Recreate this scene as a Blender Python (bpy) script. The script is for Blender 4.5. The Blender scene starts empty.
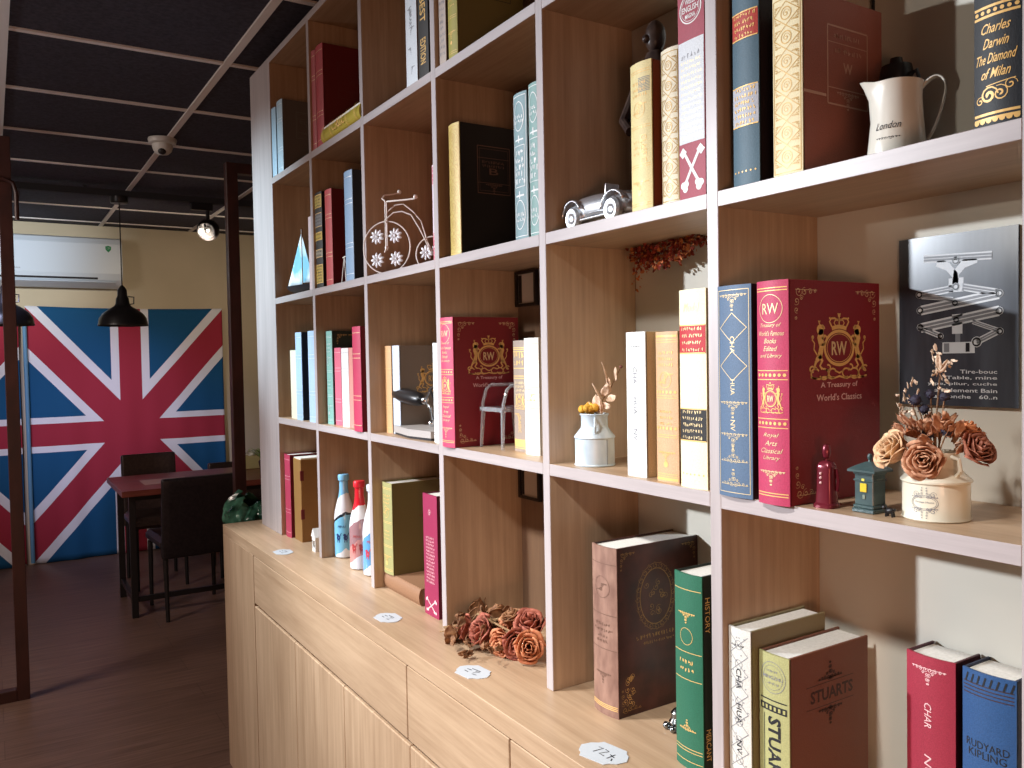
import bpy, math, random
from mathutils import Vector, Matrix
random.seed(7)
PI = math.pi
scene = bpy.context.scene
C = scene.collection

# ------------------------------------------------------------------ camera
cd = bpy.data.cameras.new('camera'); cam = bpy.data.objects.new('camera', cd); C.objects.link(cam)
cd.sensor_width = 36.0; cd.sensor_fit = 'HORIZONTAL'; cd.lens = 833.4 / 1024 * 36.0
cd.clip_start = 0.02
yaw, pitch, roll = 0.5589, -0.0316, -0.0186
cy, sy = math.cos(yaw), math.sin(yaw)
F = Vector((sy * math.cos(pitch), cy * math.cos(pitch), math.sin(pitch)))
R0 = Vector((cy, -sy, 0)); U0 = R0.cross(F)
Rv = R0 * math.cos(roll) + U0 * math.sin(roll); Uv = -R0 * math.sin(roll) + U0 * math.cos(roll)
M = Matrix((Rv, Uv, -F)).transposed().to_4x4(); M.translation = Vector((0, 0, 1.465))
cam.matrix_world = M
scene.camera = cam

# ------------------------------------------------------------------ world, exposure
w = bpy.data.worlds.new('world'); scene.world = w; w.use_nodes = True
w.node_tree.nodes['Background'].inputs[0].default_value = (1.0, 0.42, 0.30, 1)
w.node_tree.nodes['Background'].inputs[1].default_value = 0.12
scene.view_settings.view_transform = 'Standard'; scene.view_settings.look = 'None'
scene.view_settings.gamma = 1.0; scene.view_settings.exposure = 0.0
scene.view_settings.use_curve_mapping = False

# ------------------------------------------------------------------ lights
def spot(name, loc, target, energy, size, blend, col, rad=0.04):
    l = bpy.data.lights.new(name, 'SPOT'); l.energy = energy; l.color = col
    l.spot_size = math.radians(size); l.spot_blend = blend; l.shadow_soft_size = rad
    o = bpy.data.objects.new(name, l); C.objects.link(o); o.location = loc
    o.rotation_euler = (Vector(target) - Vector(loc)).to_track_quat('-Z', 'Y').to_euler()
    return o
def area(name, loc, target, energy, sx, sy_, col):
    l = bpy.data.lights.new(name, 'AREA'); l.energy = energy; l.color = col
    l.shape = 'RECTANGLE'; l.size = sx; l.size_y = sy_
    o = bpy.data.objects.new(name, l); C.objects.link(o); o.location = loc
    o.rotation_euler = (Vector(target) - Vector(loc)).to_track_quat('-Z', 'Y').to_euler()
    return o
spot('spot_bookcase', (-2.6, 3.35, 2.35), (0.82, 1.22, 1.25), 980, 40, 1.0, (0.84, 0.91, 1.0), 0.06)
spot('spot_bookcase_end', (-1.6, 3.9, 2.35), (0.80, 2.95, 1.80), 620, 24, 1.0, (0.66, 0.88, 1.0), 0.05)
spot('spot_right_wall', (-2.2, 1.95, 1.98), (1.0, 0.54, 1.87), 75, 11, 0.6, (1.0, 0.95, 0.86), 0.04)
spot('spot_counter_far', (-0.35, 2.75, 2.45), (0.72, 2.45, 0.88), 240, 44, 1.0, (0.84, 0.93, 1.0), 0.05)
spot('spot_counter_middle', (-0.45, 1.75, 2.45), (0.72, 1.60, 0.80), 140, 56, 1.0, (1.0, 0.98, 0.95), 0.06)
spot('spot_counter_near', (-0.45, 0.75, 2.45), (0.72, 0.85, 0.80), 135, 60, 1.0, (1.0, 0.98, 0.95), 0.06)
spot('spot_flag', (-0.4, 4.9, 2.4), (0.80, 7.1, 0.85), 190, 42, 1.0, (0.60, 0.64, 1.0), 0.08)
spot('spot_air_conditioner', (-1.2, 4.9, 2.2), (-0.1, 7.1, 2.25), 230, 40, 0.8, (0.76, 0.88, 1.0), 0.08)
spot('spot_wall_warm', (1.2, 5.45, 2.25), (1.0, 7.1, 2.1), 50, 110, 0.8, (1.0, 0.84, 0.64), 0.05)
area('low_fill_warm', (-0.5, -1.1, 0.95), (0.7, 1.4, 1.0), 12, 0.5, 0.5, (1.0, 0.52, 0.32))  # unseen fill, added to warm the faces turned towards the camera
area('room_fill', (-1.6, 3.6, 2.50), (-0.8, 3.8, 0.0), 62, 0.6, 0.6, (1.0, 0.82, 0.72))  # added overhead fill without a fitting, brightens the floor

fl_ = bpy.data.lights.new('ceiling_fill', 'POINT'); fl_.energy = 22; fl_.color = (0.92, 0.94, 1.0); fl_.shadow_soft_size = 0.15  # unseen point fill, added to lift the ceiling grid
fo_ = bpy.data.objects.new('ceiling_fill', fl_); C.objects.link(fo_); fo_.location = (-1.7, 3.2, 1.7)

# ------------------------------------------------------------------ materials
MATS = {}
def mat(name, col, rough=0.5, metal=0.0, spec=0.5, trans=0.0, ior=1.45, emit=None, estr=0.0, coat=0.0, alpha=1.0):
    m = bpy.data.materials.new(name); m.use_nodes = True
    b = m.node_tree.nodes['Principled BSDF']
    b.inputs['Base Color'].default_value = (*col, 1); b.inputs['Roughness'].default_value = rough
    b.inputs['Metallic'].default_value = metal; b.inputs['Specular IOR Level'].default_value = spec
    b.inputs['Transmission Weight'].default_value = trans; b.inputs['IOR'].default_value = ior
    b.inputs['Coat Weight'].default_value = coat; b.inputs['Alpha'].default_value = alpha
    if emit: b.inputs['Emission Color'].default_value = (*emit, 1); b.inputs['Emission Strength'].default_value = estr
    MATS[name] = m
    return m
def N(m, t, **k):
    n = m.node_tree.nodes.new(t)
    for a, v in k.items(): setattr(n, a, v)
    return n
def L(m, a, b): m.node_tree.links.new(a, b)
def noisy(m, c1, c2, scale=(20, 20, 20), nscale=1.0, detail=6, bump=0.0, coord='Object', lo=0.3, hi=0.7):
    b = m.node_tree.nodes['Principled BSDF']
    tc = N(m, 'ShaderNodeTexCoord'); mp = N(m, 'ShaderNodeMapping'); mp.inputs['Scale'].default_value = scale
    L(m, tc.outputs[coord], mp.inputs['Vector'])
    nz = N(m, 'ShaderNodeTexNoise'); nz.inputs['Scale'].default_value = nscale; nz.inputs['Detail'].default_value = detail
    L(m, mp.outputs[0], nz.inputs['Vector'])
    cr = N(m, 'ShaderNodeValToRGB'); e = cr.color_ramp.elements
    e[0].position = lo; e[1].position = hi; e[0].color = (*c1, 1); e[1].color = (*c2, 1)
    L(m, nz.outputs['Fac'], cr.inputs[0]); L(m, cr.outputs[0], b.inputs['Base Color'])
    if bump:
        bp = N(m, 'ShaderNodeBump'); bp.inputs['Strength'].default_value = bump; bp.inputs['Distance'].default_value = 0.002
        L(m, nz.outputs['Fac'], bp.inputs['Height']); L(m, bp.outputs[0], b.inputs['Normal'])
    return m
def srgb(r, g, b):
    f = lambda c: (c / 255 / 12.92) if c / 255 <= 0.04045 else ((c / 255 + 0.055) / 1.055) ** 2.4
    return (f(r), f(g), f(b))
def wood(name, axis, c1=(0.35, 0.225, 0.135), c2=(0.50, 0.345, 0.22), rough=0.38):
    s = {'x': (2.0, 55, 55), 'y': (55, 2.0, 55), 'z': (55, 55, 2.0)}[axis]
    m = mat(name, c1, rough)
    b = m.node_tree.nodes['Principled BSDF']
    tc = N(m, 'ShaderNodeTexCoord')
    outs = []
    for sc, k in ((1.0, 1.0), (0.22, 1.0)):
        mp = N(m, 'ShaderNodeMapping'); mp.inputs['Scale'].default_value = tuple(v * sc if v > 10 else v * 0.8 for v in s)
        L(m, tc.outputs['Object'], mp.inputs['Vector'])
        nz = N(m, 'ShaderNodeTexNoise'); nz.inputs['Scale'].default_value = 1.6; nz.inputs['Detail'].default_value = 5
        nz.inputs['Roughness'].default_value = 0.65
        L(m, mp.outputs[0], nz.inputs['Vector']); outs.append(nz.outputs['Fac'])
    mx = N(m, 'ShaderNodeMath', operation='ADD'); L(m, outs[0], mx.inputs[0]); L(m, outs[1], mx.inputs[1])
    hf = N(m, 'ShaderNodeMath', operation='MULTIPLY'); hf.inputs[1].default_value = 0.5; L(m, mx.outputs[0], hf.inputs[0])
    cr = N(m, 'ShaderNodeValToRGB'); e = cr.color_ramp.elements
    e[0].position = 0.36; e[1].position = 0.62; e[0].color = (*c1, 1); e[1].color = (*c2, 1)
    L(m, hf.outputs[0], cr.inputs[0]); L(m, cr.outputs[0], b.inputs['Base Color'])
    bp = N(m, 'ShaderNodeBump'); bp.inputs['Strength'].default_value = 0.08; bp.inputs['Distance'].default_value = 0.001
    L(m, outs[0], bp.inputs['Height']); L(m, bp.outputs[0], b.inputs['Normal'])
    return m
WZ = wood('oak_vertical', 'z'); WY = wood('oak_long', 'y'); WX = wood('oak_cross', 'x')
EZ = wood('lit_front_vertical', 'z', (0.36, 0.315, 0.31), (0.46, 0.405, 0.40)); EY = wood('lit_front_long', 'y', (0.36, 0.315, 0.31), (0.46, 0.405, 0.40))  # same oak tinted pale, as its strongly lit front looks
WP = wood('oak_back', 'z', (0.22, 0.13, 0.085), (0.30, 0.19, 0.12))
GOLD = mat('gilt', (0.80, 0.50, 0.17), 0.42, 0.12)
GOLDD = mat('dark_gilt', (0.46, 0.27, 0.06), 0.40, 0.15)
GOLDL = mat('pale_gilt', (0.75, 0.58, 0.32), 0.45, 0.2)
SILV = mat('silver_foil', (0.75, 0.76, 0.78), 0.35, 0.6)
INK = mat('black_ink', (0.015, 0.015, 0.018), 0.6)
INKG = mat('grey_ink', (0.22, 0.22, 0.24), 0.6)
WHITE = mat('white_print', (0.78, 0.78, 0.76), 0.6)
PINKP = mat('pink_print', (0.78, 0.50, 0.50), 0.5)
PAPER = noisy(mat('book_pages', (0.78, 0.76, 0.70), 0.8), (0.70, 0.68, 0.62), (0.82, 0.80, 0.75), (300, 300, 8), 1.0)
CREAMW = mat('cream_wall', (0.5, 0.45, 0.36), 0.9)
BLACK = mat('black_satin', (0.012, 0.011, 0.012), 0.35)
BLACKM = mat('black_matt', (0.02, 0.018, 0.02), 0.8)
CHROME = mat('chrome', (0.62, 0.64, 0.66), 0.16, 1.0)
_cloth = {}
def cloth(rgb, rough=0.55, name=None, v=0.12):
    k = (tuple(rgb), rough)
    if k in _cloth: return _cloth[k]
    c = srgb(*rgb)
    m = mat(name or 'book_cloth', c, rough)
    noisy(m, tuple(x * (1 - v) for x in c), tuple(min(1, x * (1 + v)) for x in c), (600, 600, 600), 1.0, 3, 0.15)
    _cloth[k] = m
    return m

# ------------------------------------------------------------------ mesh builder
class MB:
    def __init__(s): s.v = []; s.f = []; s.sm = []
    def add(s, vs, fs, smooth=False):
        o = len(s.v); s.v += [tuple(p) for p in vs]
        s.f += [tuple(i + o for i in f) for f in fs]; s.sm += [smooth] * len(fs)
        return s
    def box(s, x0, x1, y0, y1, z0, z1, b=0.0):
        if x0 > x1: x0, x1 = x1, x0
        if y0 > y1: y0, y1 = y1, y0
        if z0 > z1: z0, z1 = z1, z0
        b = min(b, (x1 - x0) * .4, (y1 - y0) * .4, (z1 - z0) * .4)
        if b <= 0:
            v = [(x, y, z) for z in (z0, z1) for y in (y0, y1) for x in (x0, x1)]
            f = [(0, 2, 3, 1), (4, 5, 7, 6), (0, 1, 5, 4), (2, 6, 7, 3), (0, 4, 6, 2), (1, 3, 7, 5)]
            return s.add(v, f)
        xs, ys, zs = (x0, x1), (y0, y1), (z0, z1)
        v = []; idx = {}
        for i in (0, 1):
            for j in (0, 1):
                for k in (0, 1):
                    sx, sy_, sz = (1 if i == 0 else -1), (1 if j == 0 else -1), (1 if k == 0 else -1)
                    p = (xs[i], ys[j], zs[k])
                    idx[i, j, k, 0] = len(v); v.append((p[0], p[1] + sy_ * b, p[2] + sz * b))
                    idx[i, j, k, 1] = len(v); v.append((p[0] + sx * b, p[1], p[2] + sz * b))
                    idx[i, j, k, 2] = len(v); v.append((p[0] + sx * b, p[1] + sy_ * b, p[2]))
        f = []
        for a in (0, 1):
            q = [idx[a, 0, 0, 0], idx[a, 1, 0, 0], idx[a, 1, 1, 0], idx[a, 0, 1, 0]]; f.append(tuple(q if a else q[::-1]))
            q = [idx[0, a, 0, 1], idx[1, a, 0, 1], idx[1, a, 1, 1], idx[0, a, 1, 1]]; f.append(tuple(q[::-1] if a else q))
            q = [idx[0, 0, a, 2], idx[1, 0, a, 2], idx[1, 1, a, 2], idx[0, 1, a, 2]]; f.append(tuple(q if a else q[::-1]))
        for a in (0, 1):
            for c in (0, 1):
                q = [idx[0, a, c, 1], idx[1, a, c, 1], idx[1, a, c, 2], idx[0, a, c, 2]]; f.append(tuple(q if (a == c) else q[::-1]))
                q = [idx[a, 0, c, 0], idx[a, 1, c, 0], idx[a, 1, c, 2], idx[a, 0, c, 2]]; f.append(tuple(q if (a != c) else q[::-1]))
                q = [idx[a, c, 0, 0], idx[a, c, 1, 0], idx[a, c, 1, 1], idx[a, c, 0, 1]]; f.append(tuple(q if (a == c) else q[::-1]))
        for i in (0, 1):
            for j in (0, 1):
                for k in (0, 1):
                    q = (idx[i, j, k, 0], idx[i, j, k, 1], idx[i, j, k, 2]); f.append(q if (i + j + k) % 2 == 1 else q[::-1])
        return s.add(v, f)
    def tube(s, pts, r, n=10, closed=False, caps=True):
        pts = [Vector(p) for p in pts]; m = len(pts)
        rr = r if isinstance(r, (list, tuple)) else [r] * m
        T = []
        for i in range(m):
            a = pts[(i - 1) % m] if (closed or i > 0) else pts[i]; b = pts[(i + 1) % m] if (closed or i < m - 1) else pts[i]
            T.append((b - a).normalized() if (b - a).length > 1e-9 else Vector((0, 0, 1)))
        up = Vector((0, 0, 1)) if abs(T[0].z) < 0.9 else Vector((1, 0, 0))
        nrm = (up - T[0] * up.dot(T[0])).normalized()
        vs = []
        for i in range(m):
            nrm = nrm - T[i] * nrm.dot(T[i])
            nrm = nrm.normalized() if nrm.length > 1e-6 else Vector((1, 0, 0))
            bn = T[i].cross(nrm)
            for k in range(n):
                a = 2 * PI * k / n
                vs.append(pts[i] + (nrm * math.cos(a) + bn * math.sin(a)) * rr[i])
        fs = []
        for i in range(m if closed else m - 1):
            j = (i + 1) % m
            for k in range(n):
                l = (k + 1) % n
                fs.append((i * n + k, i * n + l, j * n + l, j * n + k))
        if caps and not closed:
            fs.append(tuple(range(n))[::-1]); fs.append(tuple((m - 1) * n + k for k in range(n)))
        return s.add(vs, fs, True)
    def lathe(s, prof, n=32, c=(0, 0, 0), sx=1.0, sy_=1.0, rot=None, close=True):
        vs = []
        for (r, z) in prof:
            for k in range(n):
                a = 2 * PI * k / n
                p = Vector((r * math.cos(a) * sx, r * math.sin(a) * sy_, z))
                if rot: p = rot @ p
                vs.append((p[0] + c[0], p[1] + c[1], p[2] + c[2]))
        fs = []
        for i in range(len(prof) - 1):
            for k in range(n):
                l = (k + 1) % n
                fs.append((i * n + k, i * n + l, (i + 1) * n + l, (i + 1) * n + k))
        if close:
            fs.append(tuple(range(n))[::-1]); m = len(prof) - 1; fs.append(tuple(m * n + k for k in range(n)))
        return s.add(vs, fs, True)
    def ball(s, c, r, n=12, sc=(1, 1, 1), rot=None):
        prof = [(max(1e-4, r * math.sin(PI * i / (n // 2 + 2))), -r * math.cos(PI * i / (n // 2 + 2))) for i in range(n // 2 + 3)]
        vs = []
        for (q, z) in prof:
            for k in range(n):
                a = 2 * PI * k / n
                p = Vector((q * math.cos(a) * sc[0], q * math.sin(a) * sc[1], z * sc[2]))
                if rot: p = rot @ p
                vs.append(p + Vector(c))
        fs = []
        for i in range(len(prof) - 1):
            for k in range(n):
                l = (k + 1) % n
                fs.append((i * n + k, i * n + l, (i + 1) * n + l, (i + 1) * n + k))
        return s.add(vs, fs, True)
    def prism(s, poly, z0, z1, fn=None):
        fn = fn or (lambda a, b, c: (a, b, c)); n = len(poly)
        vs = [fn(x, y, z0) for x, y in poly] + [fn(x, y, z1) for x, y in poly]
        fs = [tuple(range(n))[::-1], tuple(range(n, 2 * n))] + [(i, (i + 1) % n, n + (i + 1) % n, n + i) for i in range(n)]
        return s.add(vs, fs)
    def grid(s, nu, nv, fn, smooth=True):
        vs = [fn(i / nu, j / nv) for j in range(nv + 1) for i in range(nu + 1)]
        fs = [(j * (nu + 1) + i, j * (nu + 1) + i + 1, (j + 1) * (nu + 1) + i + 1, (j + 1) * (nu + 1) + i) for j in range(nv) for i in range(nu)]
        return s.add(vs, fs, smooth)
    def build(s, name, m, parent=None, loc=None, sharp=35, fix=True):
        me = bpy.data.meshes.new(name); me.from_pydata(s.v, [], s.f); me.update()
        me.materials.append(m)
        me.polygons.foreach_set('use_smooth', s.sm)
        if any(s.sm): me.set_sharp_from_angle(angle=math.radians(sharp))
        if fix:
            import bmesh
            bm = bmesh.new(); bm.from_mesh(me); bmesh.ops.recalc_face_normals(bm, faces=bm.faces); bm.to_mesh(me); bm.free()
        o = bpy.data.objects.new(name, me); C.objects.link(o)
        if parent is not None: o.parent = parent
        if loc: o.location = loc
        return o
def solidify(o, t, off=0):
    md = o.modifiers.new('thickness', 'SOLIDIFY'); md.thickness = t; md.offset = off
    return o
def subsurf(o, n=1):
    md = o.modifiers.new('smooth', 'SUBSURF'); md.levels = n; md.render_levels = n
    return o
def tag(o, label=None, cat=None, group=None, kind=None):
    if label: o['label'] = label
    if cat: o['category'] = cat
    if group: o['group'] = group
    if kind: o['kind'] = kind
    return o
def thing(name, label, cat, loc=(0, 0, 0), rz=0.0, group=None):
    o = bpy.data.objects.new(name, None); o.empty_display_size = 0.05; C.objects.link(o)
    o.location = loc; o.rotation_euler = (0, 0, rz)
    return tag(o, label, cat, group)
def struct(name, mb, m, sharp=35): return tag(mb.build(name, m), kind='structure')

# ------------------------------------------------------------------ flat drawing: text and ribbons mapped onto a surface
_tc = {}
def text_geo(t, bold=0.0, shear=0.0):
    k = (t, bold, shear)
    if k in _tc: return _tc[k]
    c = bpy.data.curves.new('t', 'FONT'); c.body = t; c.align_x = 'CENTER'; c.align_y = 'CENTER'
    c.resolution_u = 2; c.offset = bold; c.shear = shear
    o = bpy.data.objects.new('t', c); C.objects.link(o)
    dg = bpy.context.evaluated_depsgraph_get()
    me = bpy.data.meshes.new_from_object(o.evaluated_get(dg))
    v = [(p.co.x, p.co.y) for p in me.vertices]; f = [tuple(p.vertices) for p in me.polygons]
    bpy.data.objects.remove(o); bpy.data.curves.remove(c); bpy.data.meshes.remove(me)
    x0 = min(p[0] for p in v); x1 = max(p[0] for p in v); y0 = min(p[1] for p in v); y1 = max(p[1] for p in v)
    v = [((x - (x0 + x1) / 2) / (x1 - x0), (y - (y0 + y1) / 2) / (y1 - y0)) for x, y in v]
    _tc[k] = (v, f); return _tc[k]
class Art:
    """2-D artwork in metres on a surface; fn(u, v) -> local 3-D point."""
    def __init__(s, fn): s.fn = fn; s.L = {}
    def g(s, key, m):
        k = (key, m.name)
        if k not in s.L: s.L[k] = (MB(), m, key)
        return s.L[k][0]
    def text(s, t, u, v, wd, ht, m, rot=0, bold=0.0, shear=0.0, key='title'):
        vs, fs = text_geo(t, bold, shear); a = math.radians(rot); ca, sa = math.cos(a), math.sin(a)
        s.g(key, m).add([s.fn(u + x * wd * ca - y * ht * sa, v + x * wd * sa + y * ht * ca) for x, y in vs], fs)
    def line(s, pts, wd, m, closed=False, key='ornament'):
        n = len(pts); w_ = wd if isinstance(wd, (list, tuple)) else [wd] * n
        vs = []
        for i in range(n):
            a = pts[(i - 1) % n] if (closed or i > 0) else pts[i]; b = pts[(i + 1) % n] if (closed or i < n - 1) else pts[i]
            dx, dy = b[0] - a[0], b[1] - a[1]; l = math.hypot(dx, dy) or 1
            nx, ny = -dy / l * w_[i] / 2, dx / l * w_[i] / 2
            vs += [s.fn(pts[i][0] + nx, pts[i][1] + ny), s.fn(pts[i][0] - nx, pts[i][1] - ny)]
        fs = [(2 * i, 2 * i + 1, 2 * ((i + 1) % n) + 1, 2 * ((i + 1) % n)) for i in range(n if closed else n - 1)]
        s.g(key, m).add(vs, fs)
    def seg(s, a, b, wd, m, k=6, key='ornament'):
        s.line([(a[0] + (b[0] - a[0]) * i / k, a[1] + (b[1] - a[1]) * i / k) for i in range(k + 1)], wd, m, key=key)
    def rect(s, u0, u1, v0, v1, m, k=8, key='label_panel'):
        s.g(key, m).add([s.fn(u0 + (u1 - u0) * i / k, v) for i in range(k + 1) for v in (v0, v1)],
                        [(2 * i, 2 * i + 2, 2 * i + 3, 2 * i + 1) for i in range(k)])
    def frame(s, u0, u1, v0, v1, wd, m):
        for a, b in (((u0, v0), (u1, v0)), ((u1, v0), (u1, v1)), ((u1, v1), (u0, v1)), ((u0, v1), (u0, v0))): s.seg(a, b, wd, m)
    def disc(s, u, v, r, m, ry=None, n=16, key='ornament'):
        ry = ry or r
        s.g(key, m).add([s.fn(u + r * math.cos(2 * PI * i / n), v + ry * math.sin(2 * PI * i / n)) for i in range(n)], [tuple(range(n))])
    def ring(s, u, v, r, wd, m, ry=None, n=32, a0=0, a1=360, key='ornament'):
        ry = ry or r; full = abs(a1 - a0) >= 360
        k = n if full else max(4, int(n * abs(a1 - a0) / 360))
        pts = [(u + r * math.cos(math.radians(a0 + (a1 - a0) * i / k)), v + ry * math.sin(math.radians(a0 + (a1 - a0) * i / k))) for i in range(k if full else k + 1)]
        s.line(pts, wd, m, closed=full, key=key)
    def spiral(s, u, v, r, m, wd=0.0008, turns=1.4, a0=0, d=1, stretch=1.0):
        n = 18
        s.line([(u + stretch * r * (1 - i / n * .9) * math.cos(a0 + d * turns * 2 * PI * i / n), v + r * (1 - i / n * .9) * math.sin(a0 + d * turns * 2 * PI * i / n)) for i in range(n + 1)],
               [wd * (0.5 + i / n) for i in range(n + 1)], m)
    def words(s, u0, u1, v, m, ht=0.003, seed=0, key='title'):
        """small lettering in a row"""
        r = random.Random(seed); u = u0
        while u < u1 - ht * .5:
            l = ht * r.uniform(.5, .8)
            for q in range(r.randint(2, 3)):
                a = (u + r.random() * l, v + (r.random() - .5) * ht); b = (u + r.random() * l, v + (r.random() - .5) * ht)
                if math.hypot(a[0] - b[0], a[1] - b[1]) < ht * .4: b = (a[0], v - ht / 2) if a[1] > v else (a[0], v + ht / 2)
                s.seg(a, b, ht * .2, m, 1, key=key)
            u += l + ht * .25
    def flourish(s, u, v, sz, m, su=1, sv=1, wd=0.0008):
        for k, (a, b, r) in enumerate(((0.15, -.05, .16), (.42, -.06, .13), (.68, -.05, .10), (.06, -.35, .13), (.05, -.62, .10), (.28, -.25, .09), (.9, -.03, .06), (.03, -.85, .06))):
            s.spiral(u + su * a * sz, v + sv * b * sz, r * sz, m, wd, 1.3, k * 1.3, 1 if k % 2 else -1)
        s.seg((u, v), (u + su * sz, v), wd * .8, m, 4)
    def build(s, parent):
        for (mb, m, key) in s.L.values():
            o = mb.build(key, m, parent, fix=False)
def royal_emblem(A, u, v, W, H, m, tm):
    """crowned oval between two rampant lions on scrollwork; W x H metres"""
    X = lambda a: u + a * W; Y = lambda b: v + b * H
    A.ring(u, v, .255 * W, .035 * W, m, ry=.27 * H); A.ring(u, v, .215 * W, .008 * W, m, ry=.225 * H)
    A.text('RW', u, v - .005 * H, .27 * W, .22 * H, tm, bold=0.02)
    # crown
    A.line([(X(-.13 + .26 * i / 8), Y(.31 + .03 * math.sin(PI * i / 8))) for i in range(9)], .045 * W, m)
    for sx in (-1, 1):
        A.line([(X(sx * a), Y(b)) for a, b in ((.13, .34), (.17, .42), (.14, .47), (.08, .475), (.02, .44))], .022 * W, m)
        A.line([(X(sx * a), Y(b)) for a, b in ((.06, .35), (.09, .40), (.07, .44), (.02, .46))], .016 * W, m)
        A.disc(X(sx * .165), Y(.475), .013 * W, m)
    A.line([(X(0), Y(.34)), (X(0), Y(.50))], .018 * W, m); A.disc(X(0), Y(.52), .022 * W, m); A.line([(X(-.03), Y(.545)), (X(.03), Y(.545))], .012 * W, m)
    for sx in (-1, 1):
        P = lambda l: [(X(sx * a), Y(b)) for a, b in l]
        A.line(P([(.31, .30), (.33, .16), (.31, .02), (.34, -.12), (.40, -.20)]), [k * W for k in (.07, .11, .075, .085, .05)], m)   # body
        A.disc(X(sx * .33), Y(.29), .062 * W, m, ry=.085 * H)                                                               # mane and head
        A.line(P([(.30, .36), (.27, .33), (.26, .30)]), .03 * W, m); A.line(P([(.34, .37), (.36, .43), (.33, .42)]), .018 * W, m)
        A.line(P([(.30, .14), (.25, .20), (.22, .17)]), .028 * W, m); A.line(P([(.31, .05), (.27, .06), (.25, .10)]), .026 * W, m)
        A.line(P([(.35, -.12), (.30, -.20), (.34, -.28), (.30, -.33)]), [k * W for k in (.06, .04, .03, .035)], m)
        A.line(P([(.40, -.20), (.43, -.28), (.40, -.33)]), [k * W for k in (.045, .03, .035)], m)
        A.line(P([(.38, -.12), (.44, -.02), (.43, .08), (.47, .13), (.45, .18)]), .018 * W, m); A.disc(X(sx * .46), Y(.17), .022 * W, m)   # tail
        for a, b, r, d in ((.42, -.40, .07, 1), (.27, -.41, .075, -1), (.12, -.40, .065, 1), (.20, -.31, .04, -1), (.47, -.33, .04, 1)):
            A.ring(X(sx * a), Y(b), r * W, .02 * W, m, ry=r * H * 1.1, a0=30 if d > 0 else 200, a1=300 if d > 0 else 470)
    A.line([(X(-.5 + i / 14), Y(-.47 + .018 * math.cos(i * 1.8))) for i in range(15)], .022 * W, m)
    A.line([(X(-.08), Y(-.36)), (X(0), Y(-.40)), (X(.08), Y(-.36))], .02 * W, m)

# ------------------------------------------------------------------ dimensions
T = 0.020
XF, XB = 0.8154, 1.0154
ZA, ZB, ZC, ZK = 2.0776, 1.6781, 1.2796, 0.8805
ZTOP = 2.4769
UY = [2.7867 - 0.4 * k for k in range(8)]      # near face of upright k
HC = 2.53

# ------------------------------------------------------------------ room shell
fl = mat('floor_laminate', (0.1, 0.05, 0.035), 0.42)
b = fl.node_tree.nodes['Principled BSDF']
tc = N(fl, 'ShaderNodeTexCoord')
br = N(fl, 'ShaderNodeTexBrick'); br.offset = 0.37
br.inputs['Scale'].default_value = 1.0; br.inputs['Mortar Size'].default_value = 0.0015; br.inputs['Brick Width'].default_value = 1.2; br.inputs['Row Height'].default_value = 0.19
br.inputs['Color1'].default_value = (0.20, 0.115, 0.085, 1); br.inputs['Color2'].default_value = (0.225, 0.13, 0.095, 1); br.inputs['Mortar'].default_value = (0.13, 0.072, 0.052, 1)
L(fl, tc.outputs['Object'], br.inputs['Vector'])
mp = N(fl, 'ShaderNodeMapping'); mp.inputs['Scale'].default_value = (3, 60, 1); L(fl, tc.outputs['Object'], mp.inputs[0])
nz = N(fl, 'ShaderNodeTexNoise'); nz.inputs['Scale'].default_value = 1.2; nz.inputs['Detail'].default_value = 6; L(fl, mp.outputs[0], nz.inputs['Vector'])
mx = N(fl, 'ShaderNodeMix', data_type='RGBA', blend_type='MULTIPLY'); mx.inputs[0].default_value = 0.85
rp = N(fl, 'ShaderNodeValToRGB'); rp.color_ramp.elements[0].position = .3; rp.color_ramp.elements[0].color = (.45, .42, .4, 1); rp.color_ramp.elements[1].position = .7
L(fl, nz.outputs['Fac'], rp.inputs[0]); L(fl, br.outputs['Color'], mx.inputs[6]); L(fl, rp.outputs[0], mx.inputs[7]); L(fl, mx.outputs[2], b.inputs['Base Color'])
struct('floor', MB().box(-3.5, 2.4, -2.5, 7.2, -0.06, 0.0), fl)

cm = noisy(mat('ceiling_tile', (0.03, 0.028, 0.04), 0.85), (0.024, 0.022, 0.034), (0.052, 0.047, 0.066), (70, 70, 70), 1.0, 3, 0.3)
struct('ceiling', MB().box(-3.5, 2.4, -2.5, 7.2, HC + 0.004, HC + 0.06), cm)
tbm = mat('ceiling_grid_metal', (0.80, 0.74, 0.70), 0.5)
tb = MB()
for i in (-5, -4, -3, -2, 0, 1, 2):
    x = 0.75 + 0.65 * i; tb.box(x - 0.013, x + 0.013, -2.5, 7.1, HC - 0.004, HC + 0.004)
for j in range(-8, 7):
    y = 3.08 + 0.641 * j; tb.box(-3.4, 2.3, y - 0.012, y + 0.012, HC - 0.0025, HC + 0.004)
tag(tb.build('trim_1', tbm), kind='structure')
tag(MB().box(-0.01, 0.083, -2.5, 4.6, HC - 0.012, HC + 0.004).build('trim_2', mat('soffit_white', (0.8, 0.8, 0.8), 0.6)), kind='structure')

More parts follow.
